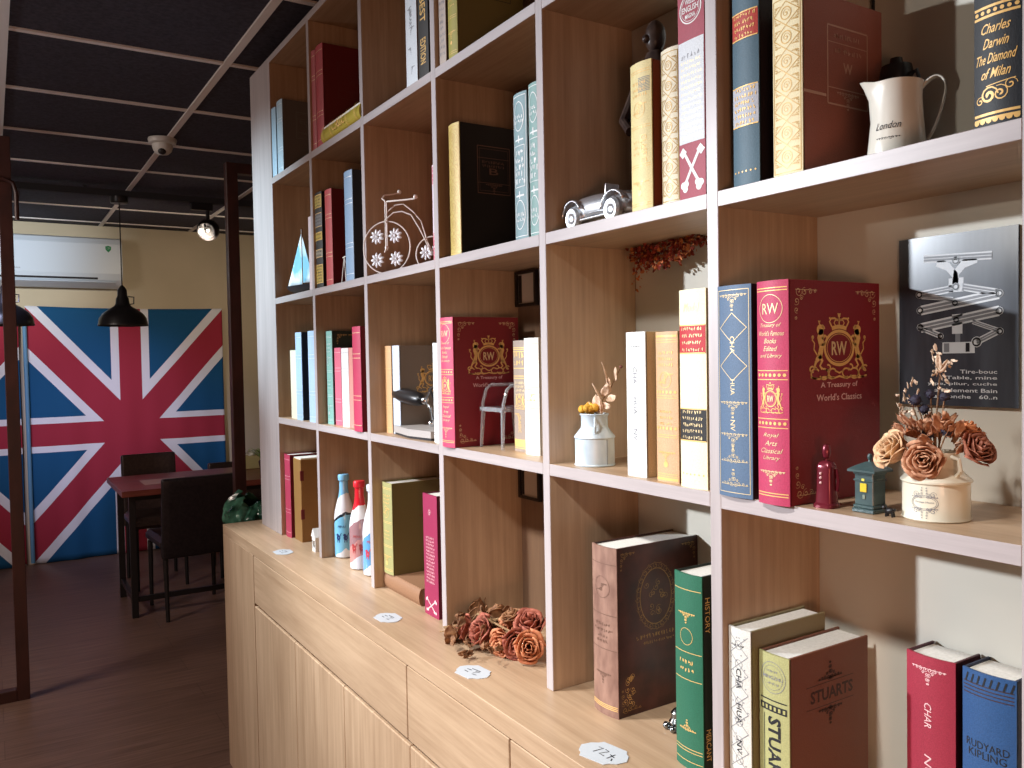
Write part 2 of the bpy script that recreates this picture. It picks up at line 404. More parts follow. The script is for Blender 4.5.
wm = noisy(mat('wall_beige', (0.5, 0.42, 0.29), 0.9), (0.50, 0.42, 0.29), (0.55, 0.46, 0.32), (3, 3, 3), 1.0, 3, 0.03)
struct('wall_back', MB().box(-3.5, 2.4, 7.1, 7.2, 0, HC), wm)
struct('wall_left', MB().box(-3.6, -3.5, -2.5, 7.2, 0, HC), wm)
struct('wall_rear_right', MB().box(2.3, 2.4, 3.12, 7.1, 0, HC), wm)
wr = noisy(mat('wall_plaster', (0.6, 0.56, 0.48), 0.9), (0.62, 0.58, 0.49), (0.67, 0.63, 0.54), (4, 4, 4), 1.0, 3, 0.05)
struct('wall_right', MB().box(XB + 0.001, XB + 0.12, -2.5, 3.0, 0, HC), wr)

# ------------------------------------------------------------------ bookcase
bc = thing('bookcase', 'tall light oak open bookcase with square compartments standing on the counter', 'bookcase', (XF, UY[7], ZK))
def bcp(name, mb, m):
    o = mb.build(name, m, bc, loc=(-XF, -UY[7], -ZK))
    if name != 'back_panel':                       # front faces paler: strong front light put into the colour
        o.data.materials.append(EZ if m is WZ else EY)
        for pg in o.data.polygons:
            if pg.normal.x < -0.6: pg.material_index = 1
    return o
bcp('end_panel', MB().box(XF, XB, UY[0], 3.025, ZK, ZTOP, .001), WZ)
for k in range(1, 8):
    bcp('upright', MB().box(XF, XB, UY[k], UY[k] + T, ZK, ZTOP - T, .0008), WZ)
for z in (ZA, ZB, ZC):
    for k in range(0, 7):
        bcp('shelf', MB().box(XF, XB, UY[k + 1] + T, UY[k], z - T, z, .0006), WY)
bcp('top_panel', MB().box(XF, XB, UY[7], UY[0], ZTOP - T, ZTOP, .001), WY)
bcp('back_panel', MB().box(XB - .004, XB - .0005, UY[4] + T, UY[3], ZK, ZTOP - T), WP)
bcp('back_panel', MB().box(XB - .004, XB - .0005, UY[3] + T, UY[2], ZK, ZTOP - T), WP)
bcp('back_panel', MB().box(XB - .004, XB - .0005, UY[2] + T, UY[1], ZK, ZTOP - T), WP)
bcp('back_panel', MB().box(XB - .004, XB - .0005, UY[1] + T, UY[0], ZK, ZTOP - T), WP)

# ------------------------------------------------------------------ base cabinet
XC = 0.697
cb = thing('base_cabinet', 'long light oak base cabinet with drawers over doors under the bookcase', 'cabinet', (XC, 0, 0))
def cbp(name, mb, m, parent=None):
    return mb.build(name, m, parent or cb, loc=(-XC, 0, 0))
cbp('body', MB().box(XC + .022, XB, -.12, 2.700, 0.0, .845), BLACKM)
cbp('end_panel', MB().box(XC, XB, 2.706, 3.111, 0.0, .8450, .0008), WZ)
dy = [2.702, 1.540, 1.143, .755, .365, -.02]
for a, b_ in zip(dy[:-1], dy[1:]):
    cbp('drawer', MB().box(XC, XC + .019, b_ + .0022, a - .0022, .6915, .8435, .0012), WY)
yy = [2.702, 2.284, 1.905, 1.531, 1.143, .755, .365, -.02]
for a, b_ in zip(yy[:-1], yy[1:]):
    cbp('door', MB().box(XC, XC + .019, b_ + .0012, a - .0012, .07, .6815, .0022), WZ)
cbp('plinth', MB().box(XC + .03, XC + .04, -.12, 2.700, 0, .07), WY)
wt = tag(MB().box(XC, XB, -.12, 3.111, .8455, ZK, .001).build('worktop', WY), 'long light oak worktop running under the open bookcase', 'worktop')

# ------------------------------------------------------------------ books
def make_book(label, x, y0, y1, z, h, dep, spine, cover, spine_art=None, cover_art=None, group=None, name='book', bulge=0.004,
              pages=None, rz=0.0, lie=False, cat='book'):
    wd = y1 - y0
    r = thing(name, label, cat, (x, y0, z), rz, group)
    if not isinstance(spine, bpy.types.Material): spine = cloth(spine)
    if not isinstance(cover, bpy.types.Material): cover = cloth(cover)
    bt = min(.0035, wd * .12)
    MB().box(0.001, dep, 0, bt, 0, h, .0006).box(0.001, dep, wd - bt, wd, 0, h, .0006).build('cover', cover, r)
    n = 10
    out = [(-bulge * (1 - (2 * i / n - 1) ** 2) + .0, wd * i / n) for i in range(n + 1)]
    inn = [(a + .003, b_) for a, b_ in out][::-1]
    m = MB(); ot = out + inn; k = len(ot)
    m.add([(a, b_, 0) for a, b_ in ot] + [(a, b_, h) for a, b_ in ot],
          [(i, (i + 1) % k, k + (i + 1) % k, k + i) for i in range(k)] +
          [(i, k - 1 - i, k - 2 - i, i + 1) for i in range(n)] + [(k + i, k + i + 1, 2 * k - 2 - i, 2 * k - 1 - i) for i in range(n)], True)
    m.build('spine', spine, r, sharp=40)
    MB().box(.0035, dep - .004, bt + .0002, wd - bt - .0002, .003, h - .003).build('pages', pages or PAPER, r)
    if spine_art:
        A = Art(lambda u, v: (-bulge * (1 - (2 * (wd - u) / wd - 1) ** 2) - .0004, wd - u, v)); spine_art(A, wd, h); A.build(r)
    if cover_art:
        A = Art(lambda u, v: (u, -.0004, v)); cover_art(A, dep, h); A.build(r)
    return r
# --- spine designs
def sp_bands(m, ys=(0.06, .3, .34, .7, .74, .94), wd=.0012):
    def f(A, w_, h):
        for y in ys: A.seg((.0015, y * h), (w_ - .0015, y * h), wd, m)
    return f
def sp_classic(m, seed=1, title=None, tm=None):
    def f(A, w_, h):
        for y in (.04, .055, .30, .315, .56, .575, .93, .945): A.seg((.002, y * h), (w_ - .002, y * h), .0009, m)
        for q, y in enumerate((.86, .82, .78)): A.words(w_ * .18, w_ * .85, y * h, tm or m, .005, seed + q)
        A.ring(w_ / 2, .68 * h, w_ * .25, .0009, m); A.flourish(w_ * .5, .72 * h, w_ * .34, m, 1, 1); A.flourish(w_ * .5, .66 * h, w_ * .34, m, -1, -1)
        for q, y in enumerate((.47, .43, .39)): A.words(w_ * .2, w_ * .8, y * h, m, .004, seed + 5 + q)
        A.flourish(w_ * .5, .2 * h, w_ * .38, m, 1, 1); A.flourish(w_ * .5, .2 * h, w_ * .38, m, -1, 1); A.disc(w_ / 2, .12 * h, w_ * .1, m)
    return f
def sp_rw(A, w_, h):
    for y in (.04, .052, .955, .967): A.seg((.001, y * h), (w_ - .001, y * h), .0012, GOLD)
    for y in (.345, .385, .56, .60): A.seg((.001, y * h), (w_ - .001, y * h), .001, GOLD)
    for y in (.365, .58):
        for i in range(7): A.disc(w_ * (.1 + .8 * i / 6), y * h, .0022, GOLD, n=6)
    A.ring(w_ / 2, .875 * h, w_ * .36, .0007, GOLDL); A.text('RW', w_ / 2, .875 * h, w_ * .5, .013, GOLDL)
    for i, (t, wd) in enumerate((('Treasury of', .66), ("World's Famous", .8), ('Books', .4), ('Edited', .45), ('and Library', .7))):
        A.text(t, w_ * .5, (.80 - i * .034) * h, w_ * wd, .006, GOLDL, shear=.4)
    royal_emblem(A, w_ * .5, .475 * h, w_ * .72, .036, GOLD, GOLDL)
    for i, (t, wd) in enumerate((('Royal', .5), ('Arts', .4), ('Classical', .7), ('Library', .55))):
        A.text(t, w_ * .5, (.31 - i * .034) * h, w_ * wd, .006, GOLDL, shear=.4)
    A.flourish(w_ * .5, .15 * h, w_ * .4, GOLDL, 1, 1); A.flourish(w_ * .5, .15 * h, w_ * .4, GOLDL, -1, 1)
def cov_rw(A, d, h):
    k = d / .177
    royal_emblem(A, .094 * k, .190, .110 * k, .078, GOLD, GOLDL)
    A.text('A Treasury of', .094 * k, .1435, .072 * k, .0085, PINKP, bold=.012)
    A.text("World's Classics", .094 * k, .1290, .088 * k, .0085, PINKP, bold=.012)
    for su, u in ((1, .012), (-1, d - .010)):
        A.flourish(u, h - .012, .040, GOLDL, su, 1); A.flourish(u, .012, .040, GOLDL, su, -1)
def sp_chahua(m, dots=True, lat=None, big=1.0):
    def f(A, w_, h):
        if lat:
            for i in range(8):
                y0 = h * (.04 + i * .115); y1 = y0 + h * .115
                A.seg((w_ * .1, y0), (w_ * .9, y1), .0008, lat); A.seg((w_ * .9, y0), (w_ * .1, y1), .0008, lat)
                A.ring(w_ / 2, (y0 + y1) / 2, w_ * .16, .0006, lat)
                for q in range(6): A.disc(w_ * random.uniform(.1, .9), random.uniform(y0, y1), .0011, lat, n=5)
        A.text('CHA', w_ * .5, h * .70, .026 * big, .0085 * big, m, rot=-90, bold=.01)
        A.text('HUA', w_ * .5, h * .49, .026 * big, .0085 * big, m, rot=-90, bold=.01)
        A.text('NV', w_ * .5, h * .29, .018 * big, .0085 * big, m, rot=-90, bold=.01)
        A.words(w_ * .2, w_ * .8, h * .90, m, .003, 3)
    return f
def sp_lattice(m, tm=None):
    def f(A, w_, h):
        A.frame(.002, w_ - .002, .006, h - .006, .0010, m)
        n = 7
        for i in range(n):
            y0 = .01 + (h - .02) * i / n; y1 = .01 + (h - .02) * (i + 1) / n; c = (y0 + y1) / 2
            for a, b_ in (((.003, c), (w_ / 2, y1)), ((w_ / 2, y1), (w_ - .003, c)), ((.003, c), (w_ / 2, y0)), ((w_ / 2, y0), (w_ - .003, c))): A.seg(a, b_, .0011, m, 4)
            A.ring(w_ / 2, c, w_ * .17, .0014, tm or m); A.spiral(w_ / 2, c, w_ * .12, tm or m, .001)
            for q in (-1, 1):
                A.flourish(w_ / 2 + q * w_ * .40, y0 + .004, w_ * .22, m, -q, -1, .0006); A.flourish(w_ / 2 + q * w_ * .4, y1 - .004, w_ * .22, m, -q, 1, .0006)
    return f
def sp_labels(m, labels):
    def f(A, w_, h):
        for v0, v1, lm, gm in labels:
            A.rect(.0006, w_ - .0006, v0 * h, v1 * h, lm)
            g0 = Art(lambda u, v: (A.fn(u, v)[0] - .0004, A.fn(u, v)[1], A.fn(u, v)[2])); g0.L = A.L
            for y in (v0, v1): g0.seg((.001, y * h), (w_ - .001, y * h), .0016, m)
            k = max(2, int((v1 - v0) * h / .008))
            for q in range(k): g0.words(w_ * .12, w_ * .9, (v0 + (v1 - v0) * (q + .5) / k) * h, gm, .0048, int(v0 * 100) + q)
        for i in range(6): A.disc(w_ * (.12 + .76 * i / 5), .07 * h, .0013, m, n=6)
    return f
def sp_text(t, m, vs, size=.01, rot=-90, wd=.03, frame=None, shear=0):
    def f(A, w_, h):
        if frame:
            A.frame(.003, w_ - .003, .008, h - .008, .0008, frame)
        for v, s in zip(vs, t): A.text(s, w_ / 2, v * h, wd, size, m, rot=rot, bold=.01, shear=shear)
    return f
def cov_blind(m, text=None):
    def f(A, d, h):
        A.frame(d * .28, d * .80, h * .48, h * .84, .0016, m); A.frame(d * .31, d * .77, h * .50, h * .82, .0006, m)
        A.seg((d * .28, h * .56), (d * .80, h * .56), .001, m); A.seg((d * .28, h * .75), (d * .80, h * .75), .001, m)
        A.flourish(d * .54, h * .55, .02, m, 1, 1); A.flourish(d * .54, h * .55, .02, m, -1, 1)
        for q in range(2): A.words(d * .36, d * .72, h * (.72 - q * .03), m, .006, q)
        A.text(text or 'W', d * .54, h * .65, .022, .013, m)
    return f
DIM = mat('blind_stamp', (0.16, 0.085, 0.06), 0.5, 0.1)
DIMR = mat('blind_stamp_red', (0.14, 0.02, 0.02), 0.4)
NAVYG = cloth((36, 44, 62)); DKRED = (128, 22, 34)

# row A (top visible row)
make_book('light blue narrow book, leftmost on the top row beside the end panel', .818, 2.7350, 2.783, ZA, .222, .15, (150, 180, 200), (130, 150, 165))
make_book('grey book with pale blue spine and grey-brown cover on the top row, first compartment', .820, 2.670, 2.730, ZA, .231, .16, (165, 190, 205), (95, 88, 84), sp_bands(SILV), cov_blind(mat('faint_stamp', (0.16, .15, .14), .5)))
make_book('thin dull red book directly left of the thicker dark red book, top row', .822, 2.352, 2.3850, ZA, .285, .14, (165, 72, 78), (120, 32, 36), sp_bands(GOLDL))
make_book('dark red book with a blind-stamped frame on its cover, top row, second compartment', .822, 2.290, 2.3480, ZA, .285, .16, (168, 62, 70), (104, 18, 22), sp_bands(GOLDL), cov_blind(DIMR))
# gold book lying on its side
gb = thing('book', 'yellow gilt book lying flat with rounded spine in front of the dark red book', 'book', (.8050, 1.998, ZA))
gb.scale = (1.2, 1, 1.35)
MB().add([(0.004 * (1 - math.cos(a)) + .014 - .014 * math.sin(a), y, .0175 + .0175 * -math.cos(a)) for y in (0, .285) for a in [PI * i / 10 for i in range(11)]],
         [(i, i + 1, 12 + i, 11 + i) for i in range(10)], True).add([(0.004 * (1 - math.cos(a)) + .014 - .014 * math.sin(a), y, .0175 + .0175 * -math.cos(a)) for y in (0, .285) for a in [PI * i / 10 for i in range(11)]], [tuple(range(11)), tuple(range(11, 22))]).build('spine', cloth((176, 158, 60), .35), gb)
MB().box(.014, .15, 0, .285, 0, .0025, .0005).box(.014, .15, 0, .285, .0325, .035, .0005).build('cover', cloth((170, 150, 56), .4), gb)
MB().box(.010, .147, .003, .282, .0028, .0322).build('pages', PAPER, gb)
A_ = Art(lambda u, v: (.0135 - .0142 * math.sin(PI * v), .285 - u, .0175 - .0180 * math.cos(PI * v)))
for u in (.02, .025, .08, .085, .2, .205, .26, .265): A_.line([(u, .05 + .9 * i / 10) for i in range(11)], .0014, GOLD)
A_.text('CLASSIC', .142, .5, .09, .35, GOLD); A_.build(gb)
make_book('white paperback-like book with grey emblems on its spine, top row, third compartment', .822, 1.684, 1.740, ZA, .272, .15, (205, 210, 215), (190, 190, 190),
          lambda A, w_, h: [A.flourish(w_ * .5, h * (.15 + .16 * i), w_ * .3, INKG, (-1) ** i, 1) for i in range(6)] and A.text('LIBRARY', w_ / 2, h * .55, .05, .012, INKG, rot=-90), bulge=.001)
make_book('black book with gold lettered spine on the top row, third compartment', .824, 1.632, 1.680, ZA, .272, .15, (34, 30, 28), (26, 22, 22),
          sp_text(['THE', 'BEST', 'EDITION'], GOLD, (.86, .55, .22), .026, -90, .055), bulge=.001)
make_book('beige book printed with grey script, top row, fourth compartment by the upright', .825, 1.553, 1.583, ZA, .262, .15, (176, 160, 148), (60, 30, 26),
          lambda A, w_, h: [A.words(w_ * .15, w_ * .9, h * (.1 + .05 * i), INKG, .007, i) for i in range(17)] and None, bulge=.001)
make_book('olive green book with plain cover on the top row, fourth compartment', .825, 1.5024, 1.5416, ZA, .275, .16, (152, 142, 62), (104, 92, 44), sp_classic(GOLD, 4), cov_blind(mat('olive_stamp', (.04, .035, .02), .6)))

# row B
make_book('pinkish white narrow book behind the model sailboat', .835, 2.463, 2.488, ZB, .225, .13, (205, 180, 180), (190, 170, 165), bulge=.001)
make_book('black book with yellow and silver labels on its spine beside the red one', .822, 2.3270, 2.3850, ZB, .275, .15, (38, 32, 26), (24, 18, 18),
          sp_labels(GOLD, [(.05, .24, cloth((190, 160, 70)), INK), (.32, .4, cloth((150, 140, 120)), INK), (.5, .58, cloth((190, 160, 60)), INK), (.64, .78, cloth((120, 118, 118)), INK), (.84, .97, cloth((190, 165, 80)), INK)]))
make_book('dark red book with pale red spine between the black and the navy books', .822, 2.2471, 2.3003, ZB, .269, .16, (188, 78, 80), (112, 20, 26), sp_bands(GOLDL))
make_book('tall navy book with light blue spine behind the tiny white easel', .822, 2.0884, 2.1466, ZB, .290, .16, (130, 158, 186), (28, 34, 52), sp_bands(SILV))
make_book('pink and white patterned book behind the rear wheel of the wire bicycle', .838, 1.6150, 1.6560, ZB, .213, .14, (214, 198, 206), (190, 90, 110),
          sp_labels(PINKP, [(.02, .3, cloth((196, 96, 116)), WHITE), (.80, .98, cloth((200, 110, 125)), WHITE)]), bulge=.001)
make_book('black book with ornate gold spine and faint framed cover', .825, 1.5047, 1.5500, ZB, .270, .150, (196, 172, 96), (17, 11, 11), sp_lattice(GOLDD), cov_blind(DIM, 'B'))
teal = cloth((120, 148, 152))
def sp_castle(A, w_, h):
    A.frame(.002, w_ - .002, .006, h - .006, .0012, WHITE)
    for c in (.84, .17):
        A.ring(w_ / 2, c * h, w_ * .34, .0016, WHITE, ry=.026); A.words(w_ * .22, w_ * .8, c * h, WHITE, .008, int(c * 9)); A.words(w_ * .22, w_ * .8, (c - .035) * h, WHITE, .006, int(c * 19))
    A.frame(w_ * .15, w_ * .85, h * .36, h * .64, .0012, WHITE)
    for q in range(5): A.words(w_ * .22, w_ * .8, h * (.40 + .048 * q), WHITE, .010, q)
    for c in (.68, .30): A.seg((w_ * .2, c * h), (w_ * .8, c * h), .003, WHITE); A.seg((w_ / 2, (c - .02) * h), (w_ / 2, (c + .03) * h), .003, WHITE)
make_book('grey-teal book with white castle ornaments, left of the matching pair', .825, 1.2526, 1.2961, ZB, .263, .15, teal, (16, 22, 22), sp_castle)
make_book('green-teal book with white castle ornaments, right of the matching pair against the upright', .825, 1.2085, 1.2461, ZB, .268, .15, (122, 156, 150), (20, 28, 26), sp_castle)
make_book('pale gold book beside the silver model car', .830, .9290, .9750, ZB, .219, .045, (226, 208, 148), (122, 52, 30),
          lambda A, w_, h: (sp_classic(GOLD, 8)(A, w_, h), [A.seg((w_ * .5, h * (.80 + .01 * q)), (w_ * .95, h * (.80 + .01 * q)), .0009, INKG) for q in range(10)], A.text('CLASSIC', w_ * .7, h * .42, .04, .012, GOLD, rot=-90)), bulge=.005)
make_book('white and gold filigree book next to the tall red and white book', .832, .8730, .9100, ZB, .221, .14, (224, 214, 188), (150, 120, 70), sp_lattice(GOLDD, GOLDD))
def sp_keys(A, w_, h):
    A.rect(.001, w_ - .001, .235 * h, .66 * h, cloth((205, 208, 212)))
    for q in range(14): A.words(w_ * .12, w_ * .9, h * (.26 + .026 * q), INKG if q == 13 else GOLDL, .0042 if q < 13 else .007, q)
    A.ring(w_ / 2, .79 * h, w_ * .40, .0016, WHITE); A.ring(w_ / 2, .79 * h, w_ * .34, .0006, WHITE)
    A.text('WELLS', w_ / 2, .82 * h, w_ * .38, .007, WHITE, bold=.01); A.text('ENGLISH', w_ / 2, .79 * h, w_ * .60, .008, WHITE, bold=.01); A.text('MAGNA', w_ / 2, .76 * h, w_ * .38, .006, WHITE, bold=.01)
    for s_ in (-1, 1):
        A.seg((w_ / 2 - s_ * w_ * .30, .20 * h), (w_ / 2 + s_ * w_ * .22, .075 * h), .0045, WHITE)
        A.seg((w_ / 2 - s_ * w_ * .42, .185 * h), (w_ / 2 - s_ * w_ * .26, .21 * h), .010, WHITE, 3)
        for a, b_ in ((.22, .065), (.34, .06), (.26, .045)): A.disc(w_ / 2 + s_ * w_ * a, b_ * h, .0050, WHITE)
make_book('tall red and white book with crossed keys at the foot of its spine', .822, .8143, .8640, ZB, .325, .15, (150, 48, 66), (70, 20, 28), sp_keys, bulge=.001)
make_book('dark blue book with red and silver spine labels, right of the tall upright', .828, .7270, .7700, ZB, .275, .16, (66, 92, 106), (13, 12, 17),
          sp_labels(GOLD, [(.28, .46, cloth((172, 174, 182)), GOLD), (.68, .80, cloth((172, 52, 38)), GOLD)]))
make_book('brown book with glowing white and gold lattice spine and framed cover', .830, .6631, .7066, ZB, .221, .155, (226, 212, 170), (138, 76, 58), sp_lattice(GOLDD, GOLDD),
          lambda A, d, h: (A.frame(d * .30, d * .80, h * .41, h * .84, .002, mat('bronze_stamp', (.46, .26, .18), .4, .1)), A.text('W', d * .55, h * .62, .018, .013, MATS['bronze_stamp'], bold=.02),
                           A.seg((d * .30, h * .50), (d * .80, h * .50), .0012, MATS['bronze_stamp']), A.seg((.0, h * .45), (d * .28, h * .45), .0035, MATS['bronze_stamp']), A.seg((d * .30, h * .75), (d * .80, h * .75), .001, MATS['bronze_stamp']),
                           [A.words(d * .38, d * .72, h * y, MATS['bronze_stamp'], .006, int(y * 50)) for y in (.79, .71)],
                           A.flourish(d * .55, h * .48, .022, MATS['bronze_stamp'], 1, 1), A.flourish(d * .55, h * .48, .022, MATS['bronze_stamp'], -1, 1)), bulge=.002)
def sp_cursive(A, w_, h):
    for t, v, wd in (('Charles', .360, .62), ('Darwin', .305, .55), ('The Diamond', .25, .86), ('of Milan', .195, .62)): A.text(t, w_ * .5, v * h, w_ * wd, .0095, GOLD, bold=.008, shear=.5)
    for y in (.030, .048, .405, .44): A.seg((0.001, y * h), (w_ - .001, y * h), .0025, GOLD)
    for i in range(7): A.disc(w_ * (.08 + .84 * i / 6), .024 * h, .0028, GOLD, n=8); A.disc(w_ * (.08 + .84 * i / 6), .422 * h, .002, GOLD, n=8)
    A.spiral(w_ * .36, .115 * h, .009, GOLD, .0024, 1.6); A.spiral(w_ * .60, .115 * h, .008, GOLD, .0014, 1.6, 2, -1); A.spiral(w_ * .80, .14 * h, .006, GOLD, .001); A.spiral(w_ * .16, .10 * h, .005, GOLD, .001)
    A.seg((w_ * .3, .15 * h), (w_ * .9, .16 * h), .0008, GOLD); A.disc(w_ * .5, .80 * h, .004, GOLD)
make_book('black book with gold cursive title, far right by the last upright', .825, .4114, .4560, ZB, .26, .16, (30, 33, 38), (20, 20, 24), sp_cursive)

# row C
make_book('cream thin book, leftmost of the first compartment below the sailboat', .840, 2.655, 2.720, ZC, .223, .14, (216, 212, 190), (200, 195, 175), bulge=.002)
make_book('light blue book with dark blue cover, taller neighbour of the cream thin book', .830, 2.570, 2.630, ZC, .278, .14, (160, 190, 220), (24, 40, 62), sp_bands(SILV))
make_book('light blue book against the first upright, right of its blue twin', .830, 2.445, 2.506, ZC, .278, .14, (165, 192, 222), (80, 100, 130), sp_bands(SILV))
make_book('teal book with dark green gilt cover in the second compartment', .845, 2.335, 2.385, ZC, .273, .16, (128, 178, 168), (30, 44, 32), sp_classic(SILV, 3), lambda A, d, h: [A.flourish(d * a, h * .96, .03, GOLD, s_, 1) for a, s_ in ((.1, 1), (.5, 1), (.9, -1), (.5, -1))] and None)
make_book('short pink book between the teal and the short white book', .850, 2.2790, 2.331, ZC, .223, .08, (214, 104, 128), (170, 60, 84), sp_bands(PINKP))
make_book('short white book in the middle of the second compartment', .845, 2.207, 2.262, ZC, .221, .08, (228, 226, 224), (205, 160, 150), sp_bands(INKG, wd=.0006))
make_book('short salmon pink book left of the tall magenta book', .845, 2.175, 2.204, ZC, .221, .14, (210, 140, 130), (190, 110, 100), bulge=.001)
make_book('tall magenta book with dark red cover standing against the second upright', .812, 2.033, 2.089, ZC, .274, .145, (180, 50, 84), (110, 14, 34), sp_bands(GOLDL))
make_book('tan book with worn spine, left of the grey book behind the black desk lamp', .858, 1.945, 1.986, ZC, .221, .135, (206, 160, 112), (150, 110, 70), sp_bands(GOLD, wd=.0008))
make_book('grey book with gold emblem and pale blue spine behind the black desk lamp', .860, 1.900, 1.942, ZC, .221, .135, (190, 200, 214), (122, 112, 102), sp_bands(SILV, wd=.0008),
          lambda A, d, h: royal_emblem(A, d * .68, h * .62, .09, .07, GOLD, GOLD))
make_book('white book with fine printed lines right of the black desk lamp', .835, 1.6200, 1.665, ZC, .221, .14, (226, 230, 230), (200, 200, 196),
          lambda A, w_, h: ([A.words(w_ * .1, w_ * .9, h * (.3 + .05 * i), INKG, .003, i) for i in range(4)], [A.seg((.001, y * h), (w_ - .001, y * h), .0012, INKG) for y in (.08, .10, .24, .5, .52, .9)]) and None, bulge=.002)
make_book('red treasury book with brightly lit spine behind the clear miniature chair', .813, 1.5276, 1.5830, ZC, .272, .161, (190, 60, 96), DKRED, sp_rw, cov_rw, bulge=.006)  # spine pinker than the red cover: strong light put into its colour
def sp_greybrown(A, w_, h):
    for y in (.03, .045, .66, .68, .75, .90, .92, .935): A.seg((.001, y * h), (w_ - .001, y * h), .0016, GOLD)
    A.rect(.001, w_ - .001, .05 * h, .11 * h, GOLD, key='label_panel'); A.words(w_ * .1, w_ * .9, .87 * h, GOLD, .012, 1); A.words(w_ * .1, w_ * .9, .80 * h, GOLD, .010, 2)
    for q in range(4): A.words(w_ * .2, w_ * .8, h * (.62 - .035 * q), GOLDL, .005, q)
    royal_emblem(A, w_ / 2, .45 * h, w_ * .7, .03, GOLD, GOLD); A.flourish(w_ * .5, .34 * h, w_ * .4, GOLD, -1, 1); A.text('CLASSIC', w_ / 2, .25 * h, .035, .01, GOLD, rot=-90)
make_book('grey-brown book with gold ornaments behind the miniature chair\'s back leg', .885, 1.3560, 1.4080, ZC, .219, .12, (150, 134, 122), (120, 104, 92), sp_greybrown)
make_book('white book with small gold ornaments right of the grey-brown book', .870, 1.2960, 1.345, ZC, .222, .13, (232, 230, 222), (205, 200, 190),
          lambda A, w_, h: ([A.seg((.001, y * h), (w_ - .001, y * h), .0012, GOLD) for y in (.02, .38, .40, .56, .58, .95)], A.flourish(w_ * .5, .52 * h, w_ * .35, GOLD, 1, 1), A.words(w_ * .2, w_ * .8, .47 * h, GOLD, .005, 3)) and None)
make_book('white book with dark vertical lettering right of the milk can', .835, .9560, 1.0000, ZC, .221, .13, (226, 228, 224), (206, 178, 132), sp_chahua(INKG), bulge=.002)
def sp_tan(A, w_, h):
    sp_classic(GOLD, 11)(A, w_, h)
    A.rect(.001, w_ - .001, .012 * h, .03 * h, GOLD); A.seg((.001, .97 * h), (w_ - .001, .97 * h), .003, GOLD)
    for y in (.36, .60): 
        for i in range(6): A.disc(w_ * (.1 + .8 * i / 5), y * h, .0026, GOLD, n=6)
make_book('tan book with gilt bands between the white book and the cream book', .833, .8840, .9300, ZC, .219, .14, (200, 160, 122), (170, 130, 96), sp_tan)
make_book('cream book with red and black spine labels, tallest left of the big upright', .822, .8170, .8680, ZC, .275, .15, (232, 222, 186), (215, 200, 160),
          lambda A, w_, h: (sp_labels(GOLD, [(.24, .40, cloth((34, 30, 30)), GOLDL), (.68, .82, cloth((176, 36, 44)), GOLDL)])(A, w_, h), A.text('Model', w_ * .5, .91 * h, w_ * .6, .012, GOLDL, shear=.4)) and None, bulge=.003)
def sp_blue(A, w_, h):
    gl = GOLDL
    A.frame(.003, w_ - .003, .006, h - .006, .0008, gl)
    for i in range(2):
        c = (.80, .62)[i] * h; q = .07 * h
        for a, b_ in (((.006, c), (w_ / 2, c + q)), ((w_ / 2, c + q), (w_ - .006, c)), ((w_ - .006, c), (w_ / 2, c - q)), ((w_ / 2, c - q), (.006, c))): A.seg(a, b_, .0008, gl)
    A.text('CHA', w_ / 2, .72 * h, .022, .008, gl, rot=-90); A.text('HUA', w_ / 2, .52 * h, .02, .007, gl, rot=-90); A.text('NV', w_ / 2, .34 * h, .014, .008, gl, rot=-90)
    for c, sv in ((.955, 1), (.06, -1), (.30, 1), (.17, -1), (.45, 1)):
        A.flourish(w_ * .5, c * h, w_ * .40, gl, 1, sv, .0006); A.flourish(w_ * .5, c * h, w_ * .40, gl, -1, sv, .0006)
make_book('slate blue book with gold floral spine left of the large red treasury book', .812, .7290, .7855, ZC, .273, .16, (80, 102, 128), (46, 26, 44), sp_blue, bulge=.004)
make_book('large red treasury book with crowned gold emblem, right of the slate blue book', .808, .6681, .7157, ZC, .273, .177, (176, 54, 88), DKRED, sp_rw, cov_rw, bulge=.005)  # red spine painted pinker, as under strong front light

# row K (on the worktop)
def sp_keys_small(A, w_, h):
    for s_ in (-1, 1):
        A.seg((w_ / 2 - s_ * w_ * .28, .13 * h), (w_ / 2 + s_ * w_ * .22, .05 * h), .003, PINKP)
        for a, b_ in ((.22, .045), (.32, .04), (-.28, .135), (-.34, .125)): A.disc(w_ / 2 + s_ * w_ * a, b_ * h, .0035, PINKP)
    A.spiral(w_ / 2, .85 * h, .008, PINKP, .0016)
make_book('pink book at the left end of the worktop beside the brown hinged box', .830, 2.722, 2.783, ZK, .276, .15, (178, 60, 90), (124, 24, 42), sp_bands(PINKP))


olive = make_book('olive green book standing on the flat tan book in the third worktop compartment', .842, 1.924, 1.984, ZK + .0425, .232, .155, (156, 152, 100), (112, 102, 58), sp_classic(GOLD, 6),
                  lambda A, d, h: (A.flourish(d * .6, h * .62, .02, mat('red_stamp', (.22, .07, .04), .5), 1, 1), A.flourish(d * .6, h * .62, .02, MATS['red_stamp'], -1, -1)) and None)
make_book('crimson book with pink printed spine standing at the front of the worktop', .834, 1.6600, 1.7300, ZK, .278, .16, (146, 34, 74), (90, 16, 44),
          lambda A, w_, h: ([A.words(h * 0 + w_ * .2, w_ * .8, h * (.28 + .028 * i), PINKP, .005, i) for i in range(14)], sp_keys_small(A, w_, h)) and None, bulge=.001)

